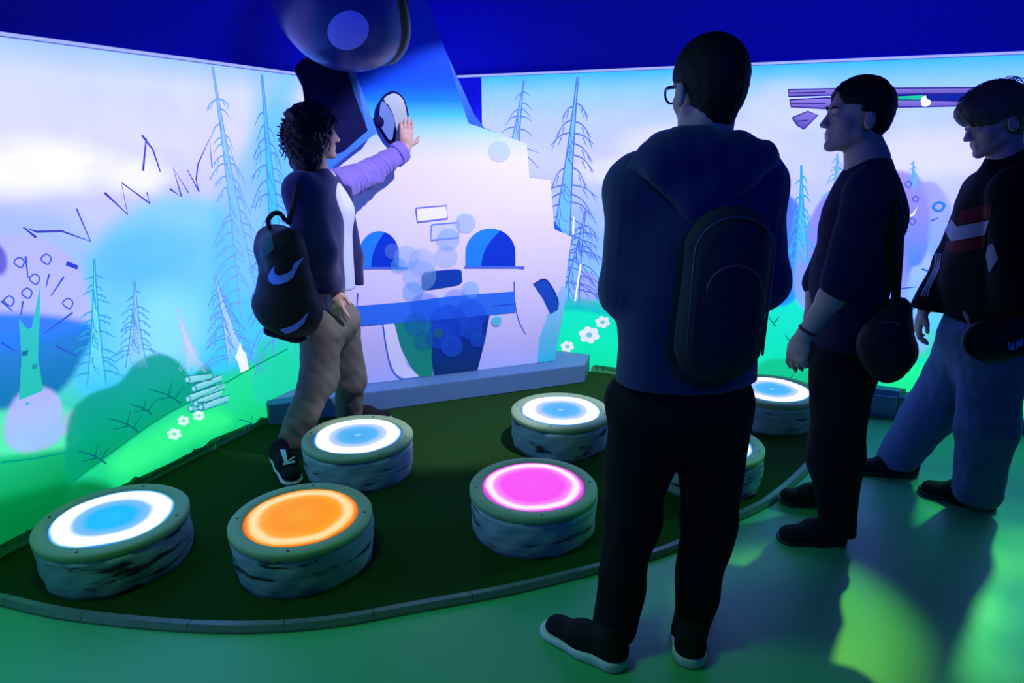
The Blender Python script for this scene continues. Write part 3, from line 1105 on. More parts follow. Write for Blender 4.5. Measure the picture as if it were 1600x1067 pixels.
for i, (x, y, r, a, c) in enumerate(((727, 348, 16, .55, (160, 210, 250)), (700, 374, 18, .5, (150, 205, 250)), (697, 400, 18, .4, (165, 210, 250)), (635, 402, 20, .4, (150, 205, 250)), (660, 408, 22, .35, (165, 210, 250)),
                                     (622, 414, 12, .45, (90, 190, 240)), (655, 430, 26, .4, (150, 210, 250)), (645, 455, 16, .5, (110, 200, 245)), (735, 452, 14, .45, (110, 210, 245)), (712, 470, 20, .35, (60, 150, 250)),
                                     (665, 480, 24, .35, (40, 120, 245)), (700, 505, 30, .5, (35, 105, 245)), (735, 490, 24, .4, (40, 110, 245)), (685, 525, 20, .5, (35, 105, 240)), (705, 540, 17, .7, (40, 105, 235)),
                                     (735, 512, 18, .5, (40, 110, 245)), (650, 505, 18, .5, (30, 130, 215)), (662, 530, 16, .4, (25, 125, 190)), (684, 520, 8, .8, (45, 125, 150)), (775, 500, 8, .9, (70, 225, 240)),
                                     (780, 235, 17, .45, (170, 210, 245)), (612, 392, 12, .25, (150, 200, 250)), (745, 530, 12, .6, (40, 105, 235)))):
    d = cdecal('bubble', 0.0085 + 0.0002 * i)
    d.circle(x, y, r, rgb(*c, a * 0.75), n=26)
    fin(d, 'painted_bubble')

# plinth under the cutout
pl = [(-0.42, 0.0), (1.62, 0.0), (1.66, 0.0), (1.66, 0.135), (-0.42, 0.135)]
foot = [ground(400, 671), ground(515, 655), ground(912, 600), ground(917, 573)]
a = CUT.pos(-0.33, 0, 0.155)
b = CUT.pos(1.66, 0, 0.155)
c_ = RIGHT.pos(1.44, 0, 0.017)
base_poly = [(a.x, a.y), (b.x, b.y), (c_.x, c_.y), tuple(RIGHT.pos(0.45, 0, 0.015)[:2]), tuple(LEFT.pos(1.05, 0, 0.015)[:2]), tuple(LEFT.pos(1.62, 0, 0.016)[:2])]


def extrude(name, poly, z0, z1, mat, parent=None, bevel=0.004):
    bm = bmesh.new()
    lo = [bm.verts.new((x, y, z0)) for x, y in poly]
    hi = [bm.verts.new((x, y, z1)) for x, y in poly]
    bm.faces.new(hi)
    bm.faces.new(lo[::-1])
    for i in range(len(poly)):
        j = (i + 1) % len(poly)
        bm.faces.new((lo[i], lo[j], hi[j], hi[i]))
    bmesh.ops.recalc_face_normals(bm, faces=bm.faces)
    if bevel:
        bmesh.ops.bevel(bm, geom=[e for e in bm.edges], offset=bevel, segments=2, affect='EDGES', clamp_overlap=True)
    me = bpy.data.meshes.new(name)
    bm.to_mesh(me)
    bm.free()
    return obj(name, me, mat, parent)


tag(extrude('plinth', base_poly, TURF_Z + 0.001, 0.135, BOARD), 'low blue-grey plinth under the stove cutout in the room corner', 'plinth')
# rocky kick board at the foot of the right screen
q = [RIGHT.pos(s, 0, o) for s, o in ((3.00, 0.02), (3.06, 0.15), (3.34, 0.15), (3.42, 0.02))]
tag(extrude('low_block', [(p.x, p.y) for p in q], 0.001, 0.17, BOARD, bevel=0.03), 'low dark teal block at the foot of the flying planks picture', 'block')
q = [RIGHT.pos(s, 0, o) for s, o in ((3.60, 0.02), (3.66, 0.10), (3.98, 0.10), (4.05, 0.02))]
tag(extrude('low_block', [(p.x, p.y) for p in q], 0.001, 0.07, BOARD, bevel=0.02), 'small flat dark teal block under the lilac trees picture', 'block')

# dark side panel and lid dome of the stove
pan = empty('stove_side_panel', CUT.pos(0.2, 1.5, 0.05))
side_px = [(456, 110), (470, 96), (500, 90), (537, 112), (548, 150), (563, 190), (568, 204), (534, 234), (470, 260), (478, 200), (482, 158), (468, 134)]
sp = [CUT.hit(*p) for p in side_px]
o1 = prism('panel', sp, 0.05, lambda s, z, o: CUT.pos(s, z, o + 0.13), NAVY_BOARD, pan)
rebase(o1, pan)
ep = [CUT.hit(*p) for p in [(535, 112), (550, 118), (566, 160), (583, 207), (505, 268), (470, 290), (470, 272), (568, 206), (548, 150)]]
o2 = prism('lit_edge', ep, 0.07, lambda s, z, o: CUT.pos(s, z, o + 0.12), EDGE_BLUE, pan)  # side face lit by the projection, its brightness put into the colour
rebase(o2, pan)
tag(pan, 'dark navy side panel with a lit blue edge on the stove cutout', 'panel')

GLOSS = plain('glossy_navy_plastic', (0.010, 0.022, 0.18, 1), 0.32, spec=0.3)
BLACKR = plain('black_rubber', (0.004, 0.004, 0.012, 1), 0.4)
LILAC = plain('lilac_projected_disc', (0.22, 0.24, 0.85, 1), 0.5)
dome_c = at(542, -12, 3.34)
dome = empty('dome_lamp', dome_c)
prof = [(0.0, -0.36)] + [(0.36 * math.sin(w), -0.36 * math.cos(w)) for w in [math.pi / 2 * k / 14 for k in range(1, 15)]] + [(0.36, 0.02), (0.0, 0.02)]
shell = lathe('shell', prof, 48, GLOSS, dome)
ringp = [(0.345 + 0.035 * math.cos(w), 0.03 + 0.035 * math.sin(w)) for w in [2 * math.pi * k / 12 for k in range(13)]]
ring = lathe('rim', ringp, 48, BLACKR, dome)
capd = lathe('back_plate', [(0, 0.03), (0.27, 0.05), (0.27, 0.10), (0.0, 0.12)], 40, GLOSS, dome)
look = (EYE - dome_c).normalized()
axis = Vector((-0.52, -0.50, -0.42)).normalized()
dome.rotation_euler = (-axis).to_track_quat('Z', 'Y').to_euler()
dome.scale = (0.918, 0.918, 0.918)
bpy.context.view_layer.update()
tag(dome, 'glossy dark blue dome with a black rim and a lilac disc above the stove', 'dome')
back = dome.matrix_world @ Vector((0, 0, 0.10))
stem = tube('hanging_rod', [dome.matrix_world.inverted() @ q for q in (back, back + Vector((0.03, 0.03, 0.06)), Vector((back.x + 0.03, back.y + 0.03, CEIL_Z - 0.002)))], 0.03, BLACKR, dome)
# projected circle of light painted lilac (found by sight line in the dome frame)
bpy.context.view_layer.update()


def on_surface(o, polys, lift, mat, name, parent, cuts=3, col=None):
    """lay flat figures (outlines seen from the entrance) on the skin of object o"""
    bpy.context.view_layer.update()
    mw = o.matrix_world.copy()
    iv = mw.inverted()
    me = o.data
    bvh = BVHTree.FromPolygons([v.co.copy() for v in me.vertices], [tuple(p.vertices) for p in me.polygons])
    e = iv @ EYE
    bm = bmesh.new()
    for poly in polys:
        vs = [bm.verts.new((x, y, 0)) for x, y in poly]
        bm.faces.new(vs)
    bmesh.ops.triangulate(bm, faces=bm.faces)
    for _ in range(cuts):
        long = [ed for ed in bm.edges if ed.calc_length() > 3.0]
        if not long:
            break
        bmesh.ops.subdivide_edges(bm, edges=long, cuts=1)
        bmesh.ops.triangulate(bm, faces=[f for f in bm.faces if len(f.verts) > 3])
    bad = []
    for v in bm.verts:
        dd = iv.to_3x3() @ ray(v.co.x, v.co.y)
        loc, nor, i, dist = bvh.ray_cast(e, dd.normalized())
        if loc is None:
            bad.append(v)
            continue
        if nor.dot(dd) > 0:
            nor = -nor
        v.co = loc + nor * lift
    if bad:
        bmesh.ops.delete(bm, geom=bad, context='VERTS')
    me2 = bpy.data.meshes.new(name)
    bm.to_mesh(me2)
    bm.free()
    if o is not parent:
        me2.transform(parent.matrix_world.inverted() @ mw)
    return obj(name, me2, mat, parent)


circ = lambda x, y, rx, ry, rot=0, n=24: [(x + rx * math.cos(w) * math.cos(rot) - ry * math.sin(w) * math.sin(rot), y + rx * math.cos(w) * math.sin(rot) + ry * math.sin(w) * math.cos(rot)) for w in [2 * math.pi * k / n for k in range(n)]]
on_surface(shell, [circ(544, 47, 33, 30, -0.5)], 0.003, LILAC, 'lilac_disc', dome)

# metal lid with knob fixed to the cutout where the visitor touches it
lidc = CUT.pos(*CUT.hit(612, 188), 0.015)
lid = empty('round_lid', lidc)
BRASS = plain('pale_metal', (0.55, 0.66, 0.62, 1), 0.3, 0.6)
LIDGREY = plain('grey_blue_lid', (0.10, 0.18, 0.42, 1), 0.45)
rotm = Matrix((CUT.d, Vector((0, 0, 1)), CUT.n)).transposed().to_4x4()


def lid_part(name, pts, thick, mat, off=0.0, parent=None):
    q = [CUT.hit(*p) for p in pts]
    o = prism(name, q, thick, lambda s, z, oo: CUT.pos(s, z, oo + off), mat, parent or lid, bevel=0.003)
    o.data.transform(Matrix.Translation(-lidc))
    return o


lid_part('lid_rim', spline([(593, 158), (603, 146), (615, 143), (628, 152), (636, 175), (639, 205), (636, 232), (626, 236), (614, 230), (605, 222), (596, 208), (588, 190), (588, 172)], 4, True), 0.025, NAVY_BOARD, 0.028)
lid_part('lid_band', spline([(597, 156), (605, 149), (616, 147), (627, 156), (633, 178), (636, 205), (633, 228), (622, 230), (616, 222), (617, 205), (612, 180), (604, 164)], 4, True), 0.012, BRASS, 0.040)
lid_part('lid_face', spline([(592, 165), (597, 159), (606, 170), (613, 186), (614, 206), (608, 220), (600, 210), (591, 192)], 4, True), 0.012, LIDGREY, 0.040)
kn = CUT.pos(*CUT.hit(588, 191), 0.05) - lidc
bm = bmesh.new()
bmesh.ops.create_icosphere(bm, subdivisions=3, radius=0.033)
bm.transform(Matrix.Translation(kn))
me = bpy.data.meshes.new('knob')
bm.to_mesh(me)
bm.free()
obj('knob', me, NAVY_BOARD, lid, smooth=True)
tag(lid, 'oval metal lid with a dark knob fixed to the stove cutout', 'lid')

# ================================================================== the light-up birch pods
W_ = (1.15, 1.15, 1.3, 1)


def emc(r, g, b, k=1.0):
    return (lin(r) * k, lin(g) * k, lin(b) * k, 1)


BLUE_D = [(0.0, emc(40, 190, 250)), (0.35, emc(30, 185, 250)), (0.58, emc(120, 190, 250)), (0.72, W_), (0.93, W_), (0.985, emc(90, 190, 255)), (1.0, emc(40, 130, 220))]
PALE_D = [(0.0, emc(150, 210, 250)), (0.12, emc(70, 170, 245)), (0.40, emc(80, 180, 245)), (0.62, emc(190, 210, 255)), (0.72, W_), (0.94, W_), (0.985, emc(110, 190, 255)), (1.0, emc(40, 120, 210))]
ORANGE_D = [(0.0, emc(250, 160, 20)), (0.5, emc(255, 150, 5)), (0.68, emc(255, 165, 20)), (0.83, emc(255, 225, 165, 1.05)), (0.90, emc(255, 215, 140)), (0.96, emc(255, 150, 20)), (1.0, emc(235, 110, 0))]
PINK_D = [(0.0, emc(248, 85, 245)), (0.6, emc(250, 80, 245)), (0.74, emc(252, 130, 250)), (0.85, emc(255, 235, 255, 1.1)), (0.91, emc(255, 225, 255)), (0.96, emc(250, 100, 245)), (1.0, emc(220, 70, 220))]
DM = {'blue': mat_disc('lit_blue_disc', BLUE_D), 'pale': mat_disc('lit_pale_blue_disc', PALE_D), 'orange': mat_disc('lit_orange_disc', ORANGE_D), 'pink': mat_disc('lit_pink_disc', PINK_D)}
SCREW = plain('dark_screw', (0.02, 0.03, 0.03, 1), 0.4, 0.5)


def bark_mesh(seed):
    r = random.Random(seed)
    ph = [r.uniform(0, 6.28) for _ in range(6)]
    V, F = [], []
    seg, rows = 72, 9
    for j in range(rows):
        z = (POD_H - 0.03) * j / (rows - 1)
        for k in range(seg):
            w = 2 * math.pi * k / seg
            rr = POD_R - 0.004 + 0.003 * math.sin(3 * w + ph[0]) + 0.0025 * math.sin(7 * w + ph[1] + 30 * z) + 0.002 * math.sin(13 * w + ph[2] - 60 * z) - 0.010 * (1 - j / (rows - 1)) ** 3
            V.append((rr * math.cos(w), rr * math.sin(w), z))
    for j in range(rows - 1):
        for k in range(seg):
            k2 = (k + 1) % seg
            F.append((j * seg + k, j * seg + k2, (j + 1) * seg + k2, (j + 1) * seg + k))
    F.append(tuple(range(seg))[::-1])
    F.append(tuple((rows - 1) * seg + k for k in range(seg)))
    return mesh('bark', V, F)


def make_pod(x, y, disc, label, seed):
    t = empty('light_pod', (x, y, TURF_Z))
    t.rotation_euler.z = seed * 1.3
    obj('bark_side', bark_mesh(seed), BARK, t, smooth=True)
    z0 = POD_H - 0.032
    rim = lathe('rim', [(DISC_R + 0.001, z0), (POD_R - 0.006, z0), (POD_R, z0 + 0.008), (POD_R, POD_H - 0.006), (POD_R - 0.006, POD_H), (DISC_R + 0.004, POD_H), (DISC_R + 0.001, POD_H - 0.004), (DISC_R + 0.001, z0)], 72, RIM, t)
    for k in range(4):
        w = math.pi / 4 + k * math.pi / 2
        s = lathe('screw', [(0, 0.0015), (0.005, 0.0015), (0.0055, 0.0), (0.0, -0.004)], 10, SCREW, rim)
        s.location = ((POD_R + DISC_R) / 2 * math.cos(w), (POD_R + DISC_R) / 2 * math.sin(w), POD_H)
    dd = lathe('lit_disc', [(0.0, 0.0), (DISC_R * 0.5, 0.0), (DISC_R - 0.003, -0.0005), (DISC_R, -0.003), (DISC_R, -0.02), (0, -0.02)], 72, DM[disc], t)
    dd.location.z = POD_H - 0.001
    tag(t, label, 'light pod', 'light-up birch stump pods on the turf')
    return t


for px, py, disc, label in ((200, 935, 'blue', 'birch stump pod with glowing cyan centre beside the green meadow wall'),
                            (484, 941, 'orange', 'birch stump pod with a glowing orange disc'),
                            (832, 882, 'pink', 'birch stump pod with a glowing pink disc'),
                            (566, 778, 'pale', 'pale blue birch stump pod beside the shoe of the visitor reaching up'),
                            (874, 728, 'pale', 'pale blue birch stump pod in front of the plinth end'),
                            (1197, 684, 'pale', 'pale blue birch stump pod beside the dark legs of the visitor in profile'),
                            (1095, 792, 'pale', 'pale blue birch stump pod seen between the legs of the hooded visitor')):
    g = ground(px, py)
    dirn = Vector((g.x, g.y, 0)).normalized()
    c = g + dirn * POD_R
    make_pod(c.x, c.y, disc, label, int(px))

# ================================================================== soft-body modelling: distance fields turned into one skin
class Field:
    def __init__(self, h):
        self.h, self.items, self.cuts, self.warps = h, [], [], []
        self.lo, self.hi = np.full(3, 1e9), np.full(3, -1e9)

    def _box(self, lo, hi, grow):
        if grow:
            self.lo = np.minimum(self.lo, lo)
            self.hi = np.maximum(self.hi, hi)

    def cap(self, a, b, ra, rb=None, k=0.02, flat=None, op=1):
        """tapered limb from a to b; flat=(direction, ratio) squeezes it along that direction"""
        rb = ra if rb is None else rb
        a, b = np.array(a, float), np.array(b, float)
        ab = b - a
        L2 = ab.dot(ab) + 1e-12
        R = max(ra, rb)
        fd = None
        if flat is not None:
            fd = np.array(flat[0], float)
            fd /= np.linalg.norm(fd)

        def fn(P):
            q = P - a
            t = np.clip(q @ ab / L2, 0, 1)
            q = q - t[..., None] * ab
            if fd is not None:
                q = q + (q @ fd)[..., None] * fd * (flat[1] - 1)
            return np.sqrt((q * q).sum(-1)) - (ra + (rb - ra) * t)
        lo, hi = np.minimum(a, b) - R, np.maximum(a, b) + R
        self._box(lo, hi, op > 0)
        self.items.append((fn, lo, hi, k, op))
        return self

    def ell(self, c, r, M=None, k=0.02, op=1):
        c, r = np.array(c, float), np.array(r, float)
        M_ = None if M is None else np.array(M, float)

        def fn(P):
            q = P - c
            if M_ is not None:
                q = q @ M_
            k0 = np.sqrt(((q / r) ** 2).sum(-1))
            k1 = np.sqrt(((q / (r * r)) ** 2).sum(-1)) + 1e-9
            return k0 * (k0 - 1) / k1
        R = r.max()
        self._box(c - R, c + R, op > 0)
        self.items.append((fn, c - R, c + R, k, op))
        return self

    def box(self, c, r, M=None, rad=0.02, k=0.01, op=1):
        c, r = np.array(c, float), np.array(r, float)
        M_ = None if M is None else np.array(M, float)

        def fn(P):
            q = P - c
            if M_ is not None:
                q = q @ M_
            q = np.abs(q) - (r - rad)
            return np.sqrt((np.maximum(q, 0) ** 2).sum(-1)) + np.minimum(q.max(-1), 0) - rad
        R = np.linalg.norm(r)
        self._box(c - R, c + R, op > 0)
        self.items.append((fn, c - R, c + R, k, op))
        return self

    def cut(self, c, n):
        """drop everything on the side n points to"""
        n = np.array(n, float)
        self.cuts.append((np.array(c, float), n / np.linalg.norm(n)))
        return self

    def warp(self, fn):
        self.warps.append(fn)
        return self

    def mesh(self, name):
        h = self.h
        pad = 0.03
        lo = self.lo - pad
        n = np.ceil((self.hi + pad - lo) / h).astype(int) + 1
        ax = [lo[i] + h * np.arange(n[i]) for i in range(3)]
        D = np.full(n, 0.5, np.float32)

        def window(l, u):
            i0 = np.maximum(((l - lo) / h).astype(int), 0)
            i1 = np.minimum(np.ceil((u - lo) / h).astype(int) + 1, n)
            return i0, i1
        for fn, l, u, k, op in self.items:
            m = 0.03 + k
            i0, i1 = window(l - m, u + m)
            if (i1 <= i0).any():
                continue
            sl = tuple(slice(i0[j], i1[j]) for j in range(3))
            P = np.stack(np.meshgrid(*[ax[j][sl[j]] for j in range(3)], indexing='ij'), -1)
            d = fn(P).astype(np.float32)
            cur = D[sl]
            if op > 0:
                hh = np.clip(0.5 + 0.5 * (cur - d) / k, 0, 1)
                D[sl] = cur * (1 - hh) + d * hh - k * hh * (1 - hh)
            else:
                d = -d
                hh = np.clip(0.5 - 0.5 * (cur - d) / k, 0, 1)
                D[sl] = cur * (1 - hh) + d * hh + k * hh * (1 - hh)
        if self.warps:
            near = np.abs(D) < 0.04
            ii = np.nonzero(near)
            P = np.stack([ax[j][ii[j]] for j in range(3)], -1)
            for w in self.warps:
                D[ii] += w(P).astype(np.float32)
        for c, nn in self.cuts:
            pl = (ax[0][:, None, None] - c[0]) * nn[0] + (ax[1][None, :, None] - c[1]) * nn[1] + (ax[2][None, None, :] - c[2]) * nn[2]
            D = np.maximum(D, pl.astype(np.float32))
        return nets(name, D, lo, h)


def nets(name, D, lo, h):
    """surface nets: one vertex per crossed cell, one quad per crossed edge"""
    ins = D < 0
    c = ins[:-1, :-1, :-1].astype(np.int8)
    cnt = np.zeros(c.shape, np.int8)
    for dx in (0, 1):
        for dy in (0, 1):
            for dz in (0, 1):
                cnt += ins[dx:ins.shape[0] - 1 + dx, dy:ins.shape[1] - 1 + dy, dz:ins.shape[2] - 1 + dz]
    act = (cnt > 0) & (cnt < 8)
    I = np.stack(np.nonzero(act), -1)
    idx = np.full(act.shape, -1, np.int64)
    idx[act] = np.arange(len(I))
    acc = np.zeros((len(I), 3))
    num = np.zeros(len(I))
    cor = [(x, y, z) for x in (0, 1) for y in (0, 1) for z in (0, 1)]
    val = {q: D[I[:, 0] + q[0], I[:, 1] + q[1], I[:, 2] + q[2]] for q in cor}
    for a in cor:
        for k in range(3):
            if a[k]:
                continue
            b = list(a)
            b[k] = 1
            va, vb = val[a], val[tuple(b)]
            m = (va < 0) != (vb < 0)
            t = va[m] / (va[m] - vb[m])
            p = np.tile(np.array(a, float), (m.sum(), 1))
            p[:, k] = t
            acc[m] += p
            num[m] += 1
    V = lo + h * (I + acc / num[:, None])
    F = []
    for k in range(3):
        s0 = [slice(None)] * 3
        s1 = [slice(None)] * 3
        s0[k], s1[k] = slice(None, -1), slice(1, None)
        a, b = ins[tuple(s0)], ins[tuple(s1)]
        ch = a != b
        E_ = np.stack(np.nonzero(ch), -1)
        u, v = [(1, 2), (2, 0), (0, 1)][k]
        ok = (E_[:, u] > 0) & (E_[:, v] > 0) & (E_[:, u] < ins.shape[u] - 1) & (E_[:, v] < ins.shape[v] - 1)
        E_ = E_[ok]
        fl = a[tuple(E_.T)]

        def cell(du, dv):
            q = E_.copy()
            q[:, u] += du
            q[:, v] += dv
            return idx[tuple(q.T)]
        quad_ = np.stack([cell(-1, -1), cell(0, -1), cell(0, 0), cell(-1, 0)], -1)
        quad_[~fl] = quad_[~fl][:, ::-1]
        F.append(quad_)
    me = fast_mesh(name, V, np.concatenate(F))
    me.polygons.foreach_set('use_smooth', [True] * len(me.polygons))
    return me


def folds(seed, amp, freq, stretch=(1, 1, 1)):
    r = np.random.RandomState(seed)
    K = r.normal(size=(7, 3)) * freq / np.array(stretch)
    ph = r.uniform(0, 6.28, 7)

    def fn(P):
        w = np.sin(P @ K.T + ph)
        return amp * (w.sum(-1) / 2.6 + 0.5 * np.abs(np.sin(P @ K[0] * 1.7 + 1.5 * w[..., 1])))
    return fn


def basis(fwd, up=(0, 0, 1)):
    f = Vector(fwd).normalized()
    r = f.cross(Vector(up)).normalized()
    u = r.cross(f).normalized()
    return r, f, u                                   # right, forward, up


def join_me(name, parts):
    V, F, n = [], [], 0
    for me in parts:
        v = np.empty(len(me.vertices) * 3, np.float32)
        me.vertices.foreach_get('co', v)
        f = np.empty(len(me.loops), np.int32)
        me.loops.foreach_get('vertex_index', f)
        V.append(v.reshape(-1, 3))
        F.append(f.reshape(-1, 4) + n)
        n += len(me.vertices)
        bpy.data.meshes.remove(me)
    me = fast_mesh(name, np.concatenate(V), np.concatenate(F))
    me.polygons.foreach_set('use_smooth', [True] * len(me.polygons))
    return me


class Head:
    """head frame: c between the ears at eye height, local axes right/forward/up, scale k"""

    def __init__(self, c, fwd, up, k=1.0):
        self.c, self.k = Vector(c), k
        self.r, self.f, self.u = basis(fwd, up)
        self.M = np.array([self.r, self.f, self.u]).T

    def p(self, x, y, z):
        return self.c + (self.r * x + self.f * y + self.u * z) * self.k

    def skin(self, F):
        k = self.k
        e = lambda x, y, z, a, b, c, bl=0.02, op=1: F.ell(self.p(x, y, z), (a * k, b * k, c * k), self.M, bl, op)
        c = lambda p, q, ra, rb, bl=0.01, op=1: F.cap(self.p(*p), self.p(*q), ra * k, rb * k, bl, op=op)
        e(0, -.012, .030, .074, .095, .088)
        e(0, .030, -.032, .055, .055, .078)
        for s in (-1, 1):
            c((s * .050, .0, -.052), (s * .010, .062, -.094), .019, .015, .02)
            e(s * .040, .048, -.026, .020, .022, .020, .02)
        e(0, .068, -.097, .017, .016, .014, .012)
        c((-.034, .072, .022), (.034, .072, .022), .013, .013, .014)
        for s in (-1, 1):
            e(s * .031, .098, .000, .015, .014, .009, .010, -1)
            e(s * .031, .071, .000, .0125, .0125, .0125, .004)
        c((0, .082, .008), (0, .1015, -.031), .0080, .0100, .009)
        for s in (-1, 1):
            e(s * .011, .092, -.034, .008, .010, .007, .006)
        c((-.013, .0795, -.058), (.013, .0795, -.058), .0062, .0062, .008)
        c((-.011, .0775, -.070), (.011, .0775, -.070), .0066, .0066, .007)
        for s in (-1, 1):
            e(s * .084, -.012, -.012, .010, .018, .030, .008)
            e(s * .097, -.006, -.010, .007, .010, .020, .005, -1)

    def eyes(self, parent, white, dark):
        for s in (-1, 1):
            bm = bmesh.new()
            bmesh.ops.create_uvsphere(bm, u_segments=12, v_segments=8, radius=.0115 * self.k)
            bm.transform(Matrix.Translation(self.p(s * .031, .0715, .0)))
            me = bpy.data.meshes.new('eye')
            bm.to_mesh(me)
            bm.free()
            e = obj('eye', me, white, parent, smooth=True)
            bm = bmesh.new()
            bmesh.ops.create_uvsphere(bm, u_segments=10, v_segments=6, radius=.006 * self.k)
            bm.transform(Matrix.Translation(self.p(s * .031, .0780, .0)))
            me = bpy.data.meshes.new('iris')
            bm.to_mesh(me)
            bm.free()
            obj('iris', me, dark, e, smooth=True)
            tube('eyebrow', [self.p(s * .014, .090, .020), self.p(s * .03, .088, .026), self.p(s * .046, .078, .021)], [.003 * self.k, .004 * self.k, .002 * self.k], dark, parent, 6)


def hand(F, wrist, d, palm, side, curl=0.5, k=1.0, spread=0.10, thumb=0.6):
    """palm + five fingers; d = towards the fingertips, palm = palm normal, side = towards the thumb"""
    w = Vector(wrist)
    d = Vector(d).normalized()
    n = Vector(palm)
    n = (n - d * n.dot(d)).normalized()
    t = d.cross(n).normalized()
    if t.dot(Vector(side)) < 0:
        t = -t
    F.cap(w, w + d * .045 * k, .027 * k, .032 * k, .012, flat=(n, 1.5))
    F.cap(w + d * .045 * k - t * .012 * k, w + d * .080 * k - t * .014 * k, .026 * k, .024 * k, .012, flat=(n, 1.9))
    F.cap(w + d * .040 * k + t * .014 * k, w + d * .080 * k + t * .018 * k, .026 * k, .022 * k, .012, flat=(n, 1.9))
    for i, (off, ln) in enumerate(((.030, .074), (.010, .082), (-.010, .076), (-.029, .060))):
        p = w + d * (.086 - .004 * abs(i - 1)) * k + t * off * k
        dd = (d + t * spread * (1.4 - i) * 0.6).normalized()
        ang = 0.0
        for seg, (f, r) in enumerate(((.46, .0094), (.30, .0086), (.24, .0076))):
            ang += curl * (0.7, 0.9, 0.6)[seg] * (1 + 0.07 * i)
            v = dd * math.cos(ang) + n * math.sin(ang)
            q = p + v * ln * f * k
            F.cap(p, q, r * k, (r - .0006) * k, .005)
            p = q
    p = w + d * .022 * k + t * .024 * k
    v = (d * 0.75 + t * thumb + n * 0.35).normalized()
    q = p + v * .042 * k
    F.cap(p, q, .014 * k, .0115 * k, .010)
    v2 = (d * 0.95 + t * thumb * 0.4 + n * 0.35).normalized()
    F.cap(q, q + v2 * .034 * k, .0108 * k, .0085 * k, .005)


def arm(F, sh, el, wr, r=(.052, .042, .036, .026)):
    F.cap(sh, el, r[0], r[1], .02)
    F.cap(el, wr, r[1], r[3], .02)
    m = Vector(el).lerp(Vector(wr), 0.28)
    F.cap(el, m, r[1] * 0.95, r[2] * 1.1, .02)


def torso(F, pel, chest, neck, shl, shr, fwd):
    F.cap(pel, Vector(pel).lerp(Vector(chest), .5), .135, .115, .03, flat=(fwd, 1.4))
    F.cap(Vector(pel).lerp(Vector(chest), .5), chest, .115, .145, .03, flat=(fwd, 1.4))
    F.cap(shl, shr, .055, .055, .04)
    F.cap(chest, neck, .11, .058, .04)


def hair_cap(h, grow, front, nape, side, voxel, warp=None, k=0.01, extra=None, mid=0.055):
    """cap of hair over the skull: front = hairline height, nape = lowest point at the back"""
    F = Field(voxel)
    s = h.k
    F.ell(h.p(0, -.014, .034), ((.076 + grow) * s, (.097 + grow) * s, (.090 + grow) * s), h.M)
    F.cap(h.p(0, -.055, -.02), h.p(0, -.050, nape + .03), .058 * s, .048 * s, .03, flat=(h.f, 1.15))
    if extra:
        extra(F)
    # face opening
    F.ell(h.p(0, .115, front - .105), (.075 * s, .085 * s, .105 * s), h.M, k, -1)
    F.box(h.p(0, .120, -.10), (.2 * s, .105 * s, (.10 + side) * s), h.M, .01, k, -1)
    F.cap(h.p(-.12, .0, -.012), h.p(.12, .0, -.012), .026 * s, .026 * s, k, op=-1)
    F.cut(h.p(0, 0, nape), -np.array(h.u))
    if warp:
        F.warp(warp)
    return F.mesh('hair')


# shoes -----------------------------------------------------------------------
def shoe_meshes(length=.285, width=.100, chunky=0.0):
    L = length
    up = Field(.006)
    up.cap((0, .045, .055), (0, .05, .085), .042, .036, .02)
    up.cap((0, .04, .045), (0, L * .5, .045), .042, .046, .03, flat=((0, 0, 1), 1.0))
    up.cap((0, L * .5, .038), (0.006, L - .055, .030), .047, .044, .03, flat=((0, 0, 1), 1.35))
    up.cap((0, .06, .085), (0, L * .52, .055), .034, .034, .03)
    up.cut((0, 0, .022), (0, 0, -1))
    up.cut((0, 0, .118), (0, -.2, 1))
    so = Field(.006)
    g = .004 + chunky
    so.cap((0, .045, .018), (0, L * .45, .018), .042 + g, .042 + g, .03)
    so.cap((0, L * .45, .018), (.006, L - .055, .018), .043 + g, .049 + g, .03)
    so.cut((0, 0, .028 + chunky), (0, 0.045, 1))
    so.cut((0, 0, 0.0), (0, 0, -1))
    return up.mesh('shoe_upper'), so.mesh('sole')


SHOE_UP, SHOE_SOLE = shoe_meshes()
CHUNK_UP, CHUNK_SOLE = shoe_meshes(.30, .11, .004)
THICK_UP, THICK_SOLE = shoe_meshes(.30, .11, .008)


def shoe(parent, heel, toe, upper, sole, lace=None, roll=0.0, k=1.0, kind=0, heel_up=0.0):
    """heel, toe: ground points; heel_up lifts the heel"""
    heel, toe = Vector(heel), Vector(toe)
    f = toe - heel
    f.normalize()
    r = f.cross(Vector((0, 0, 1))).normalized()
    u = r.cross(f)
    M = Matrix((r, f, u)).transposed().to_4x4()
    M = Matrix.Translation(heel) @ M @ Matrix.Scale(k, 4)
    base_up, base_so = ((SHOE_UP, SHOE_SOLE), (CHUNK_UP, CHUNK_SOLE), (THICK_UP, THICK_SOLE))[kind]
    mu = base_up.copy()
    mu.transform(M)
    o = obj('shoe', mu, upper, parent)
    ms = base_so.copy()
    ms.transform(M)
    obj('sole', ms, sole, o)
    if lace is not None:
        V, F_ = [], []
        for i in range(4):
            y = .105 + .026 * i
            z = .094 - .0105 * i
            for s in (-1, 1):
                pts = [M @ Vector((s * -.022, y, z)), M @ Vector((0, y + .008, z + .008)), M @ Vector((s * .024, y + .016, z - .004))]
                tube_geo(pts, .0026, 5, V, F_)
        obj('laces', mesh('laces', V, F_), lace, o, smooth=True)
    return o


def person(name, me, label, skin):
    o = obj(name, me, skin)
    tag(o, label, 'person', 'visitors watching the pictures')
    return o


def part(name, F, mat, parent):
    return obj(name, F.mesh(name) if isinstance(F, Field) else F, mat, parent)


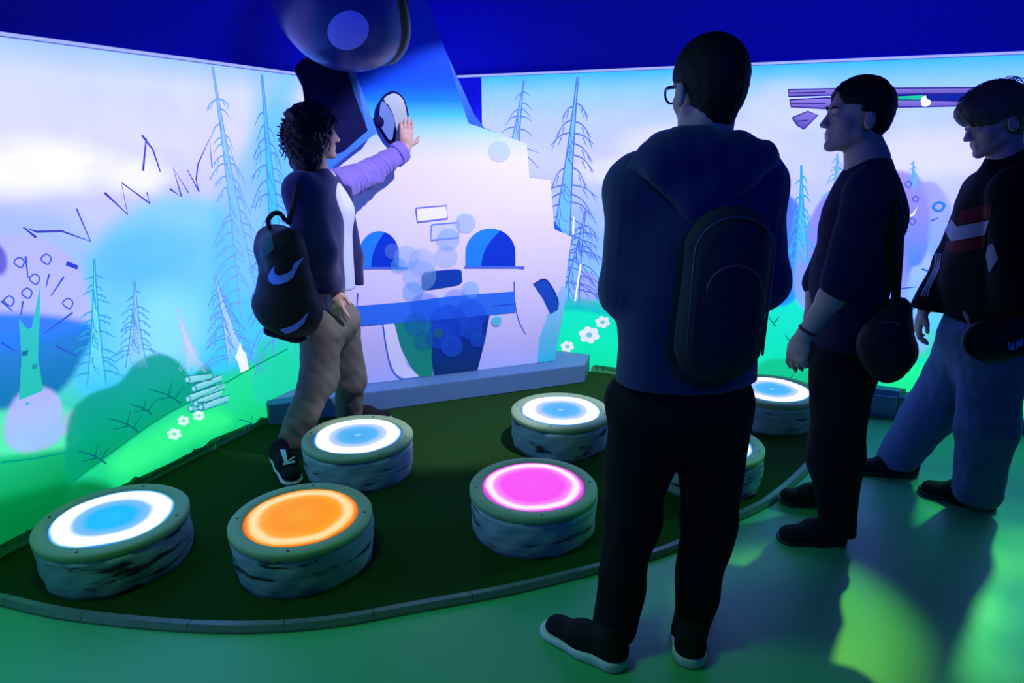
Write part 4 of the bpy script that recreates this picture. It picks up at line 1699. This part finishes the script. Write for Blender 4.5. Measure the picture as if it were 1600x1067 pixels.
SKIN = cloth('skin', (0.50, 0.33, 0.26, 1), 0.55, 300, 0.05, 0.15)
EYEW = plain('eye_white', (0.30, 0.30, 0.32, 1), 0.4)
HAIR_D = cloth('dark_brown_hair', (0.012, 0.009, 0.008, 1), 0.6, 500, 0.6, 0.5)
HAIR_B = cloth('light_brown_hair', (0.10, 0.075, 0.05, 1), 0.55, 500, 0.6, 0.4)
NAVY = cloth('navy_hoodie_fleece', (0.018, 0.022, 0.105, 1), 0.95, 700, 0.4, 0.3, 0.25)
BLACKT = cloth('black_trouser_cotton', (0.006, 0.006, 0.008, 1), 0.95, 900, 0.3, 0.3)
CHAR = cloth('charcoal_jersey', (0.012, 0.014, 0.048, 1), 0.95, 900, 0.3, 0.3)
DENIM = cloth('blue_washed_denim', (0.10, 0.19, 0.40, 1), 0.9, 900, 0.5, 0.45)
BEIGE = cloth('beige_corduroy', (0.17, 0.16, 0.13, 1), 0.95, 600, 0.5, 0.35)
LILACK = cloth('purple_lit_knit', (0.20, 0.15, 0.55, 1), 0.95, 500, 0.4, 0.2, 0.2)  # purple projector light on the sleeve put into the knit colour
WHITEK = cloth('white_shirt_cotton', (0.55, 0.60, 0.75, 1), 0.9, 800, 0.2, 0.15)
NYLON = cloth('black_bag_nylon', (0.010, 0.010, 0.016, 1), 0.6, 1200, 0.3, 0.3)
NYLON2 = cloth('dark_grey_bag_nylon', (0.018, 0.02, 0.035, 1), 0.7, 1200, 0.3, 0.3)
TEALN = cloth('teal_bag_panel', (0.03, 0.12, 0.16, 1), 0.8, 1200, 0.3, 0.3)
PIPING = plain('grey_piping', (0.04, 0.04, 0.08, 1), 0.6)
BLACKS = cloth('black_shoe_suede', (0.008, 0.008, 0.010, 1), 0.8, 900, 0.4, 0.3)
WHITES = plain('white_shoe_rubber', (0.60, 0.66, 0.70, 1), 0.6, noise=0.1)
BLACKSOLE = plain('black_shoe_rubber', (0.010, 0.010, 0.012, 1), 0.5)
LACE = plain('grey_shoelace', (0.06, 0.06, 0.07, 1), 0.8)
FRAME = plain('black_glasses_frame', (0.006, 0.006, 0.01, 1), 0.3)
PINKB = plain('pink_wristband', (0.75, 0.04, 0.22, 1), 0.6)
DARKB = plain('dark_wristband', (0.05, 0.012, 0.03, 1), 0.6)
LOGO = plain('pale_blue_logo_print', (0.10, 0.22, 0.85, 1), 0.6)
LOGOW = plain('white_logo_print', (0.45, 0.62, 0.62, 1), 0.6)
REDP = cloth('dark_red_jacket_panel', (0.12, 0.006, 0.012, 1), 0.9, 900, 0.3, 0.3)
CHEV = cloth('pale_jacket_chevron', (0.30, 0.32, 0.42, 1), 0.9, 900, 0.2, 0.2)

# ------------------------------------------------------------------ visitor with hood and glasses, seen from behind
fw = Vector((-0.18, 1, 0)).normalized()
pel = at(1066, 610, 1.88)
chest = at(1086, 350, 1.86)
neck = at(1098, 222, 1.85)
shl, shr = at(998, 296, 1.86), at(1176, 290, 1.86)
ell_, elr = at(982, 452, 1.88), at(1186, 440, 1.88)
wrl, wrr = at(1075, 452, 2.11), at(1080, 430, 2.14)
hd = Head(at(1104, 142, 1.86), (-0.34, 0.93, -0.04), (0, 0, 1), 1.03)
B = Field(.0048)
hd.skin(B)
B.cap(hd.p(0, -.028, -.055), neck, .060, .066, .02)
torso(B, pel, chest, neck, shl, shr, fw)
arm(B, shl, ell_, wrl)
arm(B, shr, elr, wrr)
hand(B, wrl, (1, .1, .0), (0, -1, 0), (0, 0, 1), .45)
hand(B, wrr, (-1, .1, .0), (0, -1, 0), (0, 0, 1), .45)
hpl, hpr = at(1010, 640, 1.89), at(1112, 640, 1.89)
knl, knr = at(990, 800, 1.90), at(1108, 805, 1.92)
anl, anr = at(963, 985, 1.80), at(1080, 1000, 1.80)
for a_, b_, c2 in ((hpl, knl, anl), (hpr, knr, anr)):
    B.cap(a_, b_, .080, .055, .02)
    B.cap(b_, b_.lerp(c2, .86), .052, .036, .02)
A = person('person', B.mesh('person'), 'person in navy hoodie and glasses seen from behind with folded arms', SKIN)
hm = hair_cap(hd, .010, .070, -.085, .02, .0055, folds(3, .0012, 160))
part('hair', hm, HAIR_D, A)
hd.eyes(A, EYEW, HAIR_D)
# glasses
V, F_ = [], []
for s in (-1, 1):
    ringq = [hd.p(s * (.034 + .026 * math.cos(w)), .106 - .012 * abs(math.cos(w)) * (1 if math.cos(w) > 0 else 0), .000 + .021 * math.sin(w)) for w in [2 * math.pi * k / 16 for k in range(17)]]
    tube_geo(ringq, .0032, 5, V, F_)
    tube_geo([hd.p(s * .060, .095, .006), hd.p(s * .080, .06, .008), hd.p(s * .084, -.01, .006), hd.p(s * .083, -.03, -.010)], .0032, 5, V, F_)
tube_geo([hd.p(-.008, .107, .004), hd.p(0, .109, .007), hd.p(.008, .107, .004)], .003, 5, V, F_)
obj('glasses', mesh('glasses', V, F_), FRAME, A, smooth=True)
# hoodie
H = Field(.008)
H.cap(at(1070, 620, 1.88), at(1076, 470, 1.87), .212, .198, .05, flat=(fw, 1.5))
H.cap(at(1076, 470, 1.87), at(1088, 340, 1.86), .198, .190, .05, flat=(fw, 1.5))
H.cap(shl, shr, .092, .088, .06)
H.cap(chest, at(1098, 235, 1.85), .15, .085, .06)
H.cap(shl, ell_, .082, .078, .04)
H.cap(ell_, wrl, .080, .050, .03)
H.cap(shr, elr, .082, .076, .04)
H.cap(elr, wrr, .078, .050, .03)
H.warp(folds(11, .0035, 22, (1, 1, 2.6)))
hem = at(1068, 607, 1.80)
H.cut(hem, (0, 0, -1))
ho = part('hoodie', H, NAVY, A)
HD = Field(.008)
hb = [at(985, 272, 1.80), at(1020, 248, 1.78), at(1060, 232, 1.765), at(1100, 236, 1.76), at(1150, 236, 1.77), at(1190, 243, 1.79), at(1204, 252, 1.81)]
for i in range(len(hb) - 1):
    HD.cap(hb[i], hb[i + 1], (.020, .040, .050, .055, .048, .034)[i], (.040, .050, .055, .048, .034, .022)[i], .03)
HD.cap(at(1045, 262, 1.75), at(1095, 320, 1.73), .055, .045, .05, flat=(fw, 1.5))
HD.cap(at(1160, 262, 1.75), at(1095, 320, 1.73), .055, .045, .05, flat=(fw, 1.5))
for s0, s1 in ((at(1040, 232, 1.80), at(1052, 232, 1.95)), (at(1155, 232, 1.81), at(1150, 236, 1.96))):
    HD.cap(s0, s1, .038, .03, .03)
HD.warp(folds(12, .003, 30))
part('hood', HD, NAVY, ho)
# trousers
T = Field(.008)
T.ell(at(1062, 625, 1.885), (.205, .140, .14), None, .05)
T.cap(hpl, knl, .117, .090, .05)
T.cap(knl, at(962, 975, 1.82), .088, .069, .03)
T.cap(hpr, knr, .117, .088, .05)
T.cap(knr, at(1078, 985, 1.83), .086, .064, .03)
T.cap(at(1056, 720, 1.89), at(1056, 800, 1.89), .022, .03, .03, op=-1)
T.warp(folds(13, .0045, 24, (1, 1, 1.6)))
T.cut((0, 0, .050), (0, 0, -1))
part('trousers', T, BLACKT, A)
hl, tl = ground(976, 1044), ground(872, 985)
shoe(A, (hl.x, hl.y, .001), (hl.x - .80, hl.y + .60, .001), BLACKS, WHITES, LACE, kind=2)
hr_ = ground(1076, 1044)
shoe(A, (hr_.x, hr_.y, .001), (hr_.x + .28, hr_.y + 1, .001), BLACKS, WHITES, LACE, kind=2)
# slim bag on the back
bagr, bagf, bagu = basis((-0.05, 1, 0.04))
bc = at(1130, 462, 1.655)
BG = Field(.008)
MB = np.array([bagr, bagf, bagu]).T
BG.cap(bc + bagu * .115, bc - bagu * .12, .108, .112, .03, flat=(bagf, 2.2))
BG.cap(bc + bagu * .08 - bagf * .03, bc - bagu * .10 - bagf * .03, .085, .09, .03, flat=(bagf, 2.4))
BG.warp(folds(14, .002, 25))
bag = part('slim_backpack', BG, NYLON2, None)
tag(bag, 'slim dark backpack on the back of the hooded visitor', 'bag')
arc = [bc + bagr * (.095 * math.cos(w)) + bagu * (.115 + .085 * math.sin(w)) - bagf * .046 for w in [math.pi * k / 14 for k in range(15)]]
tube('piping', [bc + bagr * .095 - bagu * .14 - bagf * .050] + arc + [bc - bagr * .095 - bagu * .14 - bagf * .050], .0035, PIPING, bag, 6)
arc2 = [bc + bagr * (.066 * math.cos(w)) + bagu * (.03 + .06 * math.sin(w)) - bagf * .068 for w in [math.pi * k / 12 for k in range(13)]]
tube('pocket_zip', arc2, .003, PIPING, bag, 6)
tube('strap', [bc + bagu * .15 - bagr * .05 + bagf * .03, at(1085, 320, 1.76), at(1045, 285, 1.80), at(1012, 275, 1.90), at(1015, 310, 2.02)], [.012] * 5, NYLON2, bag, 8)

# ------------------------------------------------------------------ visitor in charcoal jersey with sling bag, in profile
fw = Vector((-1, 0.10, 0)).normalized()
pel = at(1318, 548, 2.48)
chest = at(1346, 350, 2.46)
neck = at(1355, 252, 2.46)
shn, shf = at(1362, 298, 2.30), at(1350, 300, 2.62)
eln, wrn = at(1316, 440, 2.27), at(1256, 524, 2.31)
elf, wrf = at(1282, 440, 2.68), at(1262, 520, 2.60)
hd = Head(at(1337, 183, 2.46), (-1, 0.06, 0.06), (0, 0, 1), 1.04)
B = Field(.0048)
hd.skin(B)
B.cap(hd.p(0, -.028, -.055), neck, .060, .068, .02)
torso(B, pel, chest, neck, shn, shf, fw)
arm(B, shn, eln, wrn, (.052, .046, .040, .028))
arm(B, shf, elf, wrf)
hand(B, wrn, Vector(at(1240, 572, 2.32)) - Vector(wrn), (.75, .65, .0), (-.5, .8, -.1), .55, spread=.02, thumb=.35)
hand(B, wrf, (-.25, 0, -1), (0, -1, 0), (-1, 0, 0), .4)
hpn, hpf = at(1316, 590, 2.42), at(1312, 590, 2.60)
knn, knf = at(1305, 715, 2.40), at(1300, 700, 2.64)
ann, anf = at(1308, 838, 2.395), at(1290, 778, 2.66)
for a_, b_, c2 in ((hpn, knn, ann), (hpf, knf, anf)):
    B.cap(a_, b_, .078, .055, .02)
    B.cap(b_, b_.lerp(c2, .86), .052, .036, .02)
C_ = person('person', B.mesh('person'), 'person in charcoal jersey standing in profile with a sling bag', SKIN)
part('hair', hair_cap(hd, .010, .078, -.070, .035, .0055, folds(5, .0015, 150)), HAIR_D, C_)
hd.eyes(C_, EYEW, HAIR_D)
J = Field(.008)
J.cap(at(1318, 560, 2.48), at(1326, 440, 2.47), .112, .116, .05, flat=((0, 1, 0), 0.70))
J.cap(at(1326, 440, 2.47), at(1350, 335, 2.46), .116, .126, .05, flat=((0, 1, 0), 0.72))
J.cap(shn, shf, .078, .078, .06)
J.cap(chest, at(1358, 262, 2.46), .12, .074, .06)
J.cap(shn, Vector(shn).lerp(Vector(eln), 1.0), .080, .070, .03)
J.cap(shf, elf, .080, .070, .03)
J.warp(folds(21, .003, 24, (1, 1, 2.2)))
J.cut(at(1325, 548, 2.4), (0, 0, -1))
dirn = (Vector(eln) - Vector(shn)).normalized()
part('jersey', J, CHAR, C_)
SLV = Field(.007)
fd = (Vector(wrn) - Vector(eln)).normalized()
SLV.cap(Vector(eln) - dirn * .05, Vector(eln) + fd * .03, .070, .064, .03)
SLV.cut(Vector(eln) + fd * .045, fd)
SLV.warp(folds(22, .002, 40))
part('sleeve_cuff', SLV, CHAR, C_)
wb = Vector(wrn) - fd * .022
u1 = fd.orthogonal().normalized()
u2 = fd.cross(u1)
tube('wristband', [wb + (u1 * math.cos(w) + u2 * math.sin(w)) * .030 for w in [2 * math.pi * k / 18 for k in range(19)]], .0055, DARKB, C_, 6)
T = Field(.008)
T.ell(at(1314, 560, 2.49), (.112, .165, .13), None, .05)
T.cap(hpn, knn, .108, .098, .05)
T.cap(knn, at(1311, 838, 2.40), .096, .060, .04)
T.cap(hpf, knf, .105, .095, .05)
T.cap(knf, at(1296, 765, 2.66), .092, .062, .04)
T.warp(folds(23, .004, 24, (1, 1, 1.6)))
T.cut((0, 0, .055), (0, 0, -1))
part('trousers', T, BLACKT, C_)
gh = ground(1322, 846)
shoe(C_, (gh.x, gh.y, .001), (gh.x - 1, gh.y + .02, .001), BLACKS, BLACKSOLE, LACE, k=.98)
gh = ground(1312, 790)
shoe(C_, (gh.x, gh.y, TURF_Z), (gh.x - 1, gh.y + .06, TURF_Z), BLACKS, BLACKSOLE, LACE, k=.95)
# sling bag
bc = at(1388, 530, 2.215)
S_ = Field(.008)
S_.ell(bc + Vector((.0, 0, -.02)), (.080, .075, .115), None, .04)
S_.cap(at(1404, 482, 2.215), at(1384, 572, 2.215), .040, .052, .05)
S_.cap(at(1366, 535, 2.215), at(1396, 556, 2.215), .05, .05, .05)
S_.warp(folds(24, .003, 28))
sb = part('sling_bag', S_, NYLON, None)
tag(sb, 'black sling bag hanging behind the visitor in the charcoal jersey', 'bag')
tube('strap', [at(1356, 268, 2.40), at(1390, 288, 2.27), at(1406, 340, 2.215), at(1403, 400, 2.215), at(1399, 470, 2.215)], [.016, .016, .016, .016, .014], NYLON, sb, 8)
tube('zip_pull', [at(1420, 518, 2.215), at(1424, 526, 2.215), at(1428, 536, 2.215)], .004, NYLON, sb, 6)
tube('pocket_seam', [at(1375, 505, 2.135), at(1395, 502, 2.14), at(1412, 512, 2.16)], .003, PIPING, sb, 6)

# ------------------------------------------------------------------ visitor in track jacket and wide jeans, looking down
fw = Vector((-1, 0.12, 0)).normalized()
pel = at(1532, 525, 2.78)
chest = at(1562, 350, 2.76)
neck = at(1574, 258, 2.76)
shn, shf = at(1590, 302, 2.58), at(1545, 300, 2.92)
eln, wrn = at(1594, 440, 2.55), at(1562, 500, 2.64)
elf, wrf = at(1490, 410, 2.96), at(1444, 484, 2.90)
hd = Head(at(1553, 190, 2.76), (-0.94, 0.05, -0.32), (-0.32, 0, 1), 1.06)
B = Field(.0048)
hd.skin(B)
B.cap(hd.p(0, -.028, -.055), neck, .060, .068, .02)
torso(B, pel, chest, neck, shn, shf, fw)
arm(B, shn, eln, wrn)
arm(B, shf, elf, wrf)
hand(B, wrf, (-.18, 0, -1), (1, -.3, 0), (-.2, -1, 0), .55)
hand(B, wrn, (-.3, .5, -.8), (.4, 1, 0), (-1, 0, 0), .6)
hpn, hpf = at(1548, 570, 2.70), at(1500, 565, 2.88)
knn, knf = at(1542, 670, 2.66), at(1450, 650, 2.96)
ann, anf = at(1528, 775, 2.66), at(1402, 720, 3.02)
for a_, b_, c2 in ((hpn, knn, ann), (hpf, knf, anf)):
    B.cap(a_, b_, .078, .055, .02)
    B.cap(b_, b_.lerp(c2, .86), .052, .036, .02)
D_ = person('person', B.mesh('person'), 'person in black track jacket and wide blue jeans looking down', SKIN)
fringe = lambda F: F.ell(hd.p(0, .066, .060), (.074, .058, .048), hd.M, .03)
hm = hair_cap(hd, .018, .022, -.105, .004, .0055, folds(6, .002, 110), extra=fringe)
hr = part('hair', hm, HAIR_B, D_)
V, F_ = [], []
rr = random.Random(4)
for i in range(70):
    w, e_ = rr.uniform(0, 6.28), rr.uniform(0.75, 1.5)
    n_ = Vector((math.cos(w) * math.cos(e_), math.sin(w) * math.cos(e_), math.sin(e_)))
    base_ = Vector((n_.x * .090, -.014 + n_.y * .110, .036 + n_.z * .104))
    pts = []
    for k in range(6):
        t = k / 5
        q = base_ + n_ * (.012 * math.sin(t * 3.0)) + Vector((0, (.05 * t) * (1 if n_.y > -.2 else -1), -.03 * t * t))
        q2 = q - Vector((0, -.014, .036))
        m_ = math.sqrt((q2.x / .092) ** 2 + (q2.y / .113) ** 2 + (q2.z / .106) ** 2)
        if m_ < 1.0:
            q2 = q2 / m_
        q = q2 + Vector((0, -.014, .036))
        pts.append(hd.p(*q))
    tube_geo(pts, [.0014] * 5 + [.0005], 4, V, F_)
obj('hair_strands', mesh('hair_strands', V, F_), HAIR_B, hr, smooth=True)
hd.eyes(D_, EYEW, HAIR_D)
J = Field(.008)
J.cap(at(1545, 545, 2.78), at(1556, 430, 2.77), .165, .185, .05, flat=((0, 1, 0), 0.85))
J.cap(at(1556, 430, 2.77), at(1568, 335, 2.76), .185, .168, .05, flat=((0, 1, 0), 0.84))
J.cap(shn, shf, .090, .090, .06)
J.cap(chest, at(1578, 256, 2.76), .13, .084, .06)
J.cap(shn, eln, .100, .092, .03)
J.cap(eln, wrn, .090, .055, .03)
J.cap(shf, elf, .098, .082, .03)
J.cap(elf, wrf, .080, .058, .03)
J.warp(folds(31, .005, 20, (1, 1, 1.6)))
J.cut(at(1540, 508, 2.75), (-.18, 0, -1))
jk = part('track_jacket', J, BLACKT, D_)
on_surface(jk, [[(1488, 343), (1497, 354), (1547, 344), (1541, 367), (1487, 377), (1477, 360)]], .004, CHEV, 'chevron', jk)
on_surface(jk, [[(1500, 330), (1552, 318), (1548, 342), (1498, 352)], [(1480, 379), (1542, 369), (1540, 386), (1500, 396), (1478, 392)]], .003, REDP, 'red_panel', jk)
on_surface(jk, [[(1546, 383), (1553, 380), (1561, 404), (1547, 427), (1542, 400)]], .004, CHEV, 'chevron', jk)
for k in range(3):
    off = 5 * k
    on_surface(jk, [[(1463 + off * .7, 396), (1465 + off * .7, 396), (1462 + off * .7, 420), (1446 + off * .7, 452), (1440 + off, 464), (1438 + off, 463), (1444 + off * .7, 450), (1460 + off * .7, 418)]], .003, CHEV, 'sleeve_stripe', jk)
T = Field(.008)
T.ell(at(1534, 530, 2.78), (.158, .188, .19), None, .05)
T.cap(hpn, knn, .122, .112, .05)
T.cap(knn, at(1528, 765, 2.66), .110, .094, .04)
T.cap(hpf, knf, .120, .108, .05)
T.cap(knf, at(1402, 715, 3.02), .106, .088, .04)
T.warp(folds(33, .0035, 26, (1, 1, 3)))
T.warp(folds(34, .0022, 42, (1, 1, 1.1)))
T.cut((0, 0, .045), (0, 0, -1))
part('jeans', T, DENIM, D_)
gh = ground(1432, 742)
shoe(D_, (gh.x, gh.y, .001), (gh.x - 1, gh.y + .12, .001), BLACKS, BLACKSOLE, LACE, kind=1)
gh = ground(1556, 795)
shoe(D_, (gh.x, gh.y, .001), (gh.x - .80, gh.y + .50, .001), BLACKS, BLACKSOLE, LACE, kind=1)
# hip pouch
bc = at(1572, 528, 2.47)
S_ = Field(.007)
S_.cap(at(1535, 530, 2.46), at(1615, 518, 2.48), .072, .066, .04, flat=((0, 1, 0), 1.5))
S_.cap(at(1545, 545, 2.45), at(1592, 538, 2.46), .050, .050, .03, flat=((0, 1, 0), 1.4))
pouch = part('hip_pouch', S_, NYLON, None)
tag(pouch, 'black hip pouch with pale lettering worn over the wide jeans', 'bag')
tube('strap', [at(1530, 522, 2.46), at(1518, 505, 2.50), at(1508, 488, 2.60)], .010, NYLON, pouch, 6)
on_surface(pouch, [[(1552, 534), (1553, 530), (1577, 523), (1600, 513), (1600, 515), (1578, 526), (1556, 533)]], .002, PIPING, 'zip', pouch)
on_surface(pouch, [[(1552, 534), (1555, 534), (1554, 545), (1551, 545)]], .003, PIPING, 'zip_pull', pouch)
on_surface(pouch, [[(1575, 513), (1593, 503), (1595, 506), (1576, 516)]], .002, PIPING, 'printed_tab', pouch)
letters = [[(1574, 535), (1577, 534), (1579, 546), (1576, 547)], [(1577, 546), (1580, 536), (1583, 535), (1585, 546), (1582, 546), (1581, 540), (1580, 547)],
           [(1586, 545), (1587, 532), (1590, 531), (1591, 536), (1594, 529), (1597, 528), (1597, 541), (1594, 541), (1594, 534), (1591, 540), (1589, 536), (1589, 544)]]
for q in letters:
    on_surface(pouch, [q], .003, LOGO, 'printed_letter', pouch)

# ------------------------------------------------------------------ visitor reaching up to the stove, curly hair and backpack
fw = Vector((0.78, 0.62, 0)).normalized()
pel = at(510, 492, 3.30)
chest = at(498, 340, 3.32)
neck = at(490, 268, 3.34)
shn, shf = at(474, 300, 3.20), at(528, 290, 3.46)
eln, wrn = at(494, 398, 3.10), at(520, 452, 3.20)
hit_h = CUT.pos(*CUT.hit(628, 232), .100)
elf = at(576, 272, 3.74)
wrf = hit_h
hd = Head(at(492, 210, 3.36), (0.90, 0.42, 0.06), (0, 0, 1), 1.03)
B = Field(.0048)
hd.skin(B)
B.cap(hd.p(0, -.028, -.055), neck, .055, .062, .02)
torso(B, pel, chest, neck, shn, shf, fw)
arm(B, shn, eln, wrn)
arm(B, shf, elf, wrf)
hand(B, wrn, at(528, 490, 3.16) - Vector(wrn), (.3, 1, 0), (1, 0, .2), .35)
hand(B, wrf, (0.06, 0.10, 1.0), CUT.n * -1, (1, .2, .3), .04, spread=.05, thumb=1.3)
hpn, hpf = at(503, 520, 3.20), at(534, 520, 3.42)
knn, knf = at(498, 590, 3.22), at(546, 590, 3.52)
ann, anf = at(460, 690, 3.19), at(545, 652, 3.60)
for a_, b_, c2 in ((hpn, knn, ann), (hpf, knf, anf)):
    B.cap(a_, b_, .072, .052, .02)
    B.cap(b_, b_.lerp(c2, .86), .050, .035, .02)
P_ = person('person', B.mesh('person'), 'person with curly hair and backpack reaching up to the stove cutout', SKIN)
hd.eyes(P_, EYEW, HAIR_D)
mop = lambda F: [F.cap(hd.p(s * .055, -.045, .0), hd.p(s * .065, -.060, -.145), .060, .052, .04) for s in (-1, 1)] + [F.ell(hd.p(0, -.06, -.06), (.10, .075, .12), hd.M, .04)]
hm = hair_cap(hd, .024, .062, -.185, .0, .0055, folds(8, .006, 75), extra=mop)
hr = part('hair', hm, HAIR_D, P_)
V, F_ = [], []
rr = random.Random(9)
for i in range(190):
    w, e_ = rr.uniform(0, 6.28), rr.uniform(-.5, 1.5)
    n_ = Vector((math.cos(w) * math.cos(e_), math.sin(w) * math.cos(e_), math.sin(e_)))
    if n_.y > .55 and n_.z < .55:
        continue
    base_ = Vector((n_.x * .098, -.020 + n_.y * .112, .030 + n_.z * .108))
    ln, cr2, ph, fr = rr.uniform(.05, .13), rr.uniform(.006, .013), rr.uniform(0, 6.28), rr.uniform(9, 15)
    s1 = n_.orthogonal().normalized()
    pts = []
    for k in range(12):
        t = k / 11
        q = base_ + n_ * (.016 * math.sin(t * 2.6)) + Vector((n_.x * .02 * t, n_.y * .015 * t, -ln * t)) + s1 * cr2 * math.cos(ph + fr * t) + n_ * cr2 * math.sin(ph + fr * t)
        pts.append(hd.p(*q))
    tube_geo(pts, [.0026] * 10 + [.0018, .0008], 4, V, F_)
obj('curls', mesh('curls', V, F_), HAIR_D, hr, smooth=True)
# shirt
S_ = Field(.008)
S_.cap(at(522, 460, 3.33), at(515, 330, 3.36), .125, .120, .05, flat=(fw, 1.25))
S_.cap(at(515, 330, 3.36), at(505, 285, 3.36), .115, .07, .05)
S_.cut(at(530, 452, 3.30), (0, 0, -1))
part('shirt', S_, WHITEK, P_)
J = Field(.008)
J.cap(at(500, 470, 3.28), at(496, 340, 3.30), .160, .150, .05, flat=(fw, 1.35))
J.cap(shn, shf, .082, .070, .06)
J.cap(chest, at(490, 274, 3.33), .11, .072, .06)
J.cap(shn, eln, .094, .090, .04)
J.cap(eln, at(518, 445, 3.19), .088, .060, .03)
J.cap(at(540, 300, 3.42), at(556, 400, 3.38), .035, .030, .03)
J.cap(at(556, 400, 3.38), at(562, 445, 3.36), .030, .022, .03)
J.warp(folds(41, .005, 22, (1, 1, 1.8)))
J.cut(at(520, 452, 3.25), (0, 0, -1))
jk = part('open_cardigan', J, NAVY, P_)
SL_ = Field(.007)
SL_.cap(shf, elf, .082, .068, .04)
fd = (Vector(wrf) - Vector(elf)).normalized()
cuff = Vector(elf).lerp(Vector(wrf), .86)
SL_.cap(elf, cuff, .068, .056, .04)
ua = (Vector(elf) - Vector(shf)).normalized()
SL_.warp(lambda P: .0035 * np.sin((P @ np.array(ua + fd)) * 50 + 5 * np.sin(P @ np.array((19., 14, 25)))))
SL_.cut(cuff + fd * .008, fd)
slv = part('sleeve', SL_, LILACK, P_)
CF = Field(.006)
CF.cap(cuff - fd * .045, cuff + fd * .005, .064, .062, .01)
CF.cut(cuff + fd * .012, fd)
CF.cut(cuff - fd * .050, -fd)
part('rolled_cuff', CF, LILACK, slv)
u1 = fd.orthogonal().normalized()
u2 = fd.cross(u1)
wb = Vector(wrf) - fd * .022
tube('wristband', [wb + (u1 * math.cos(w) + u2 * math.sin(w)) * .030 for w in [2 * math.pi * k / 18 for k in range(19)]], .006, PINKB, P_, 6)
T = Field(.008)
T.ell(at(516, 500, 3.30), (.150, .150, .12), None, .05)
T.cap(hpn, knn, .103, .092, .05)
T.cap(knn, at(459, 686, 3.20), .090, .080, .04)
T.cap(hpf, knf, .100, .090, .05)
T.cap(knf, at(546, 650, 3.60), .088, .074, .04)
T.warp(folds(43, .0035, 26, (1, 1, 2.6)))
T.warp(folds(44, .0024, 42, (1, 1, 1.0)))
T.cut(at(460, 702, 3.18), (0.10, -0.30, -1))
T.cut((0, 0, .05), (0, 0, -1))
part('trousers', T, BEIGE, P_)
toe = ground(470, 772)
heel = at(432, 713, 3.08)
sh1 = shoe(P_, heel, (toe.x, toe.y, TURF_Z + .004), BLACKS, WHITES, LACE, k=1.0)
hf = ground(538, 664)
shoe(P_, (hf.x, hf.y, TURF_Z), (hf.x + .9, hf.y + .22, TURF_Z), BLACKS, WHITES, LACE, k=.95)
on_surface(sh1, [[(438, 703), (446, 703), (449, 720), (458, 713), (461, 715), (445, 724)], [(442, 724), (460, 719), (461, 723), (443, 727)]], .003, LOGOW, 'logo', sh1)
# backpack
br, bf, bu = basis((0.80, 0.60, 0.10))
bc = at(449, 440, 2.99)
BK = Field(.008)
MB = np.array([br, bf, bu]).T
BK.box(bc, (.145, .095, .245), MB, .085, .03)
BK.cap(bc - bu * .10 - bf * .06, bc - bu * .12 + bf * .02, .11, .11, .05)
BK.ell(bc - bf * .06 - bu * .08, (.12, .075, .15), MB, .04)
BK.warp(folds(45, .004, 20))
bk = part('backpack', BK, NYLON, None)
tag(bk, 'black backpack with pale blue swoosh marks on the reaching visitor', 'bag')
on_surface(bk, [[(430, 415), (424, 422), (420, 431), (421, 439), (427, 444), (437, 444), (449, 440), (458, 432), (463, 420), (474, 401), (463, 408), (458, 413), (456, 421), (448, 427), (438, 430), (431, 428), (429, 422)]], .004, LOGO, 'swoosh_print', bk)
on_surface(bk, [[(483, 486), (470, 499), (456, 509), (437, 514), (447, 521), (463, 515), (474, 505)]], .004, LOGO, 'swoosh_print', bk)
on_surface(bk, [[(408, 372), (416, 358), (425, 366), (429, 388), (420, 398), (407, 402)]], .004, TEALN, 'side_panel', bk)
tube('handle', spline([at(421, 356, 2.97), at(419, 344, 2.97), at(427, 334, 2.98), at(438, 334, 2.99), at(446, 345, 3.00)], 5), .011, NYLON, bk, 8)
tube('shoulder_strap', spline([at(450, 350, 3.02), at(460, 318, 3.06), at(468, 285, 3.13), at(486, 270, 3.24)], 5), .014, NYLON, bk, 8)
tube('lower_strap', spline([at(424, 505, 2.96), at(416, 518, 2.94), at(436, 525, 2.93), at(462, 532, 2.93), at(478, 527, 2.95)], 5), .013, NYLON, bk, 8)
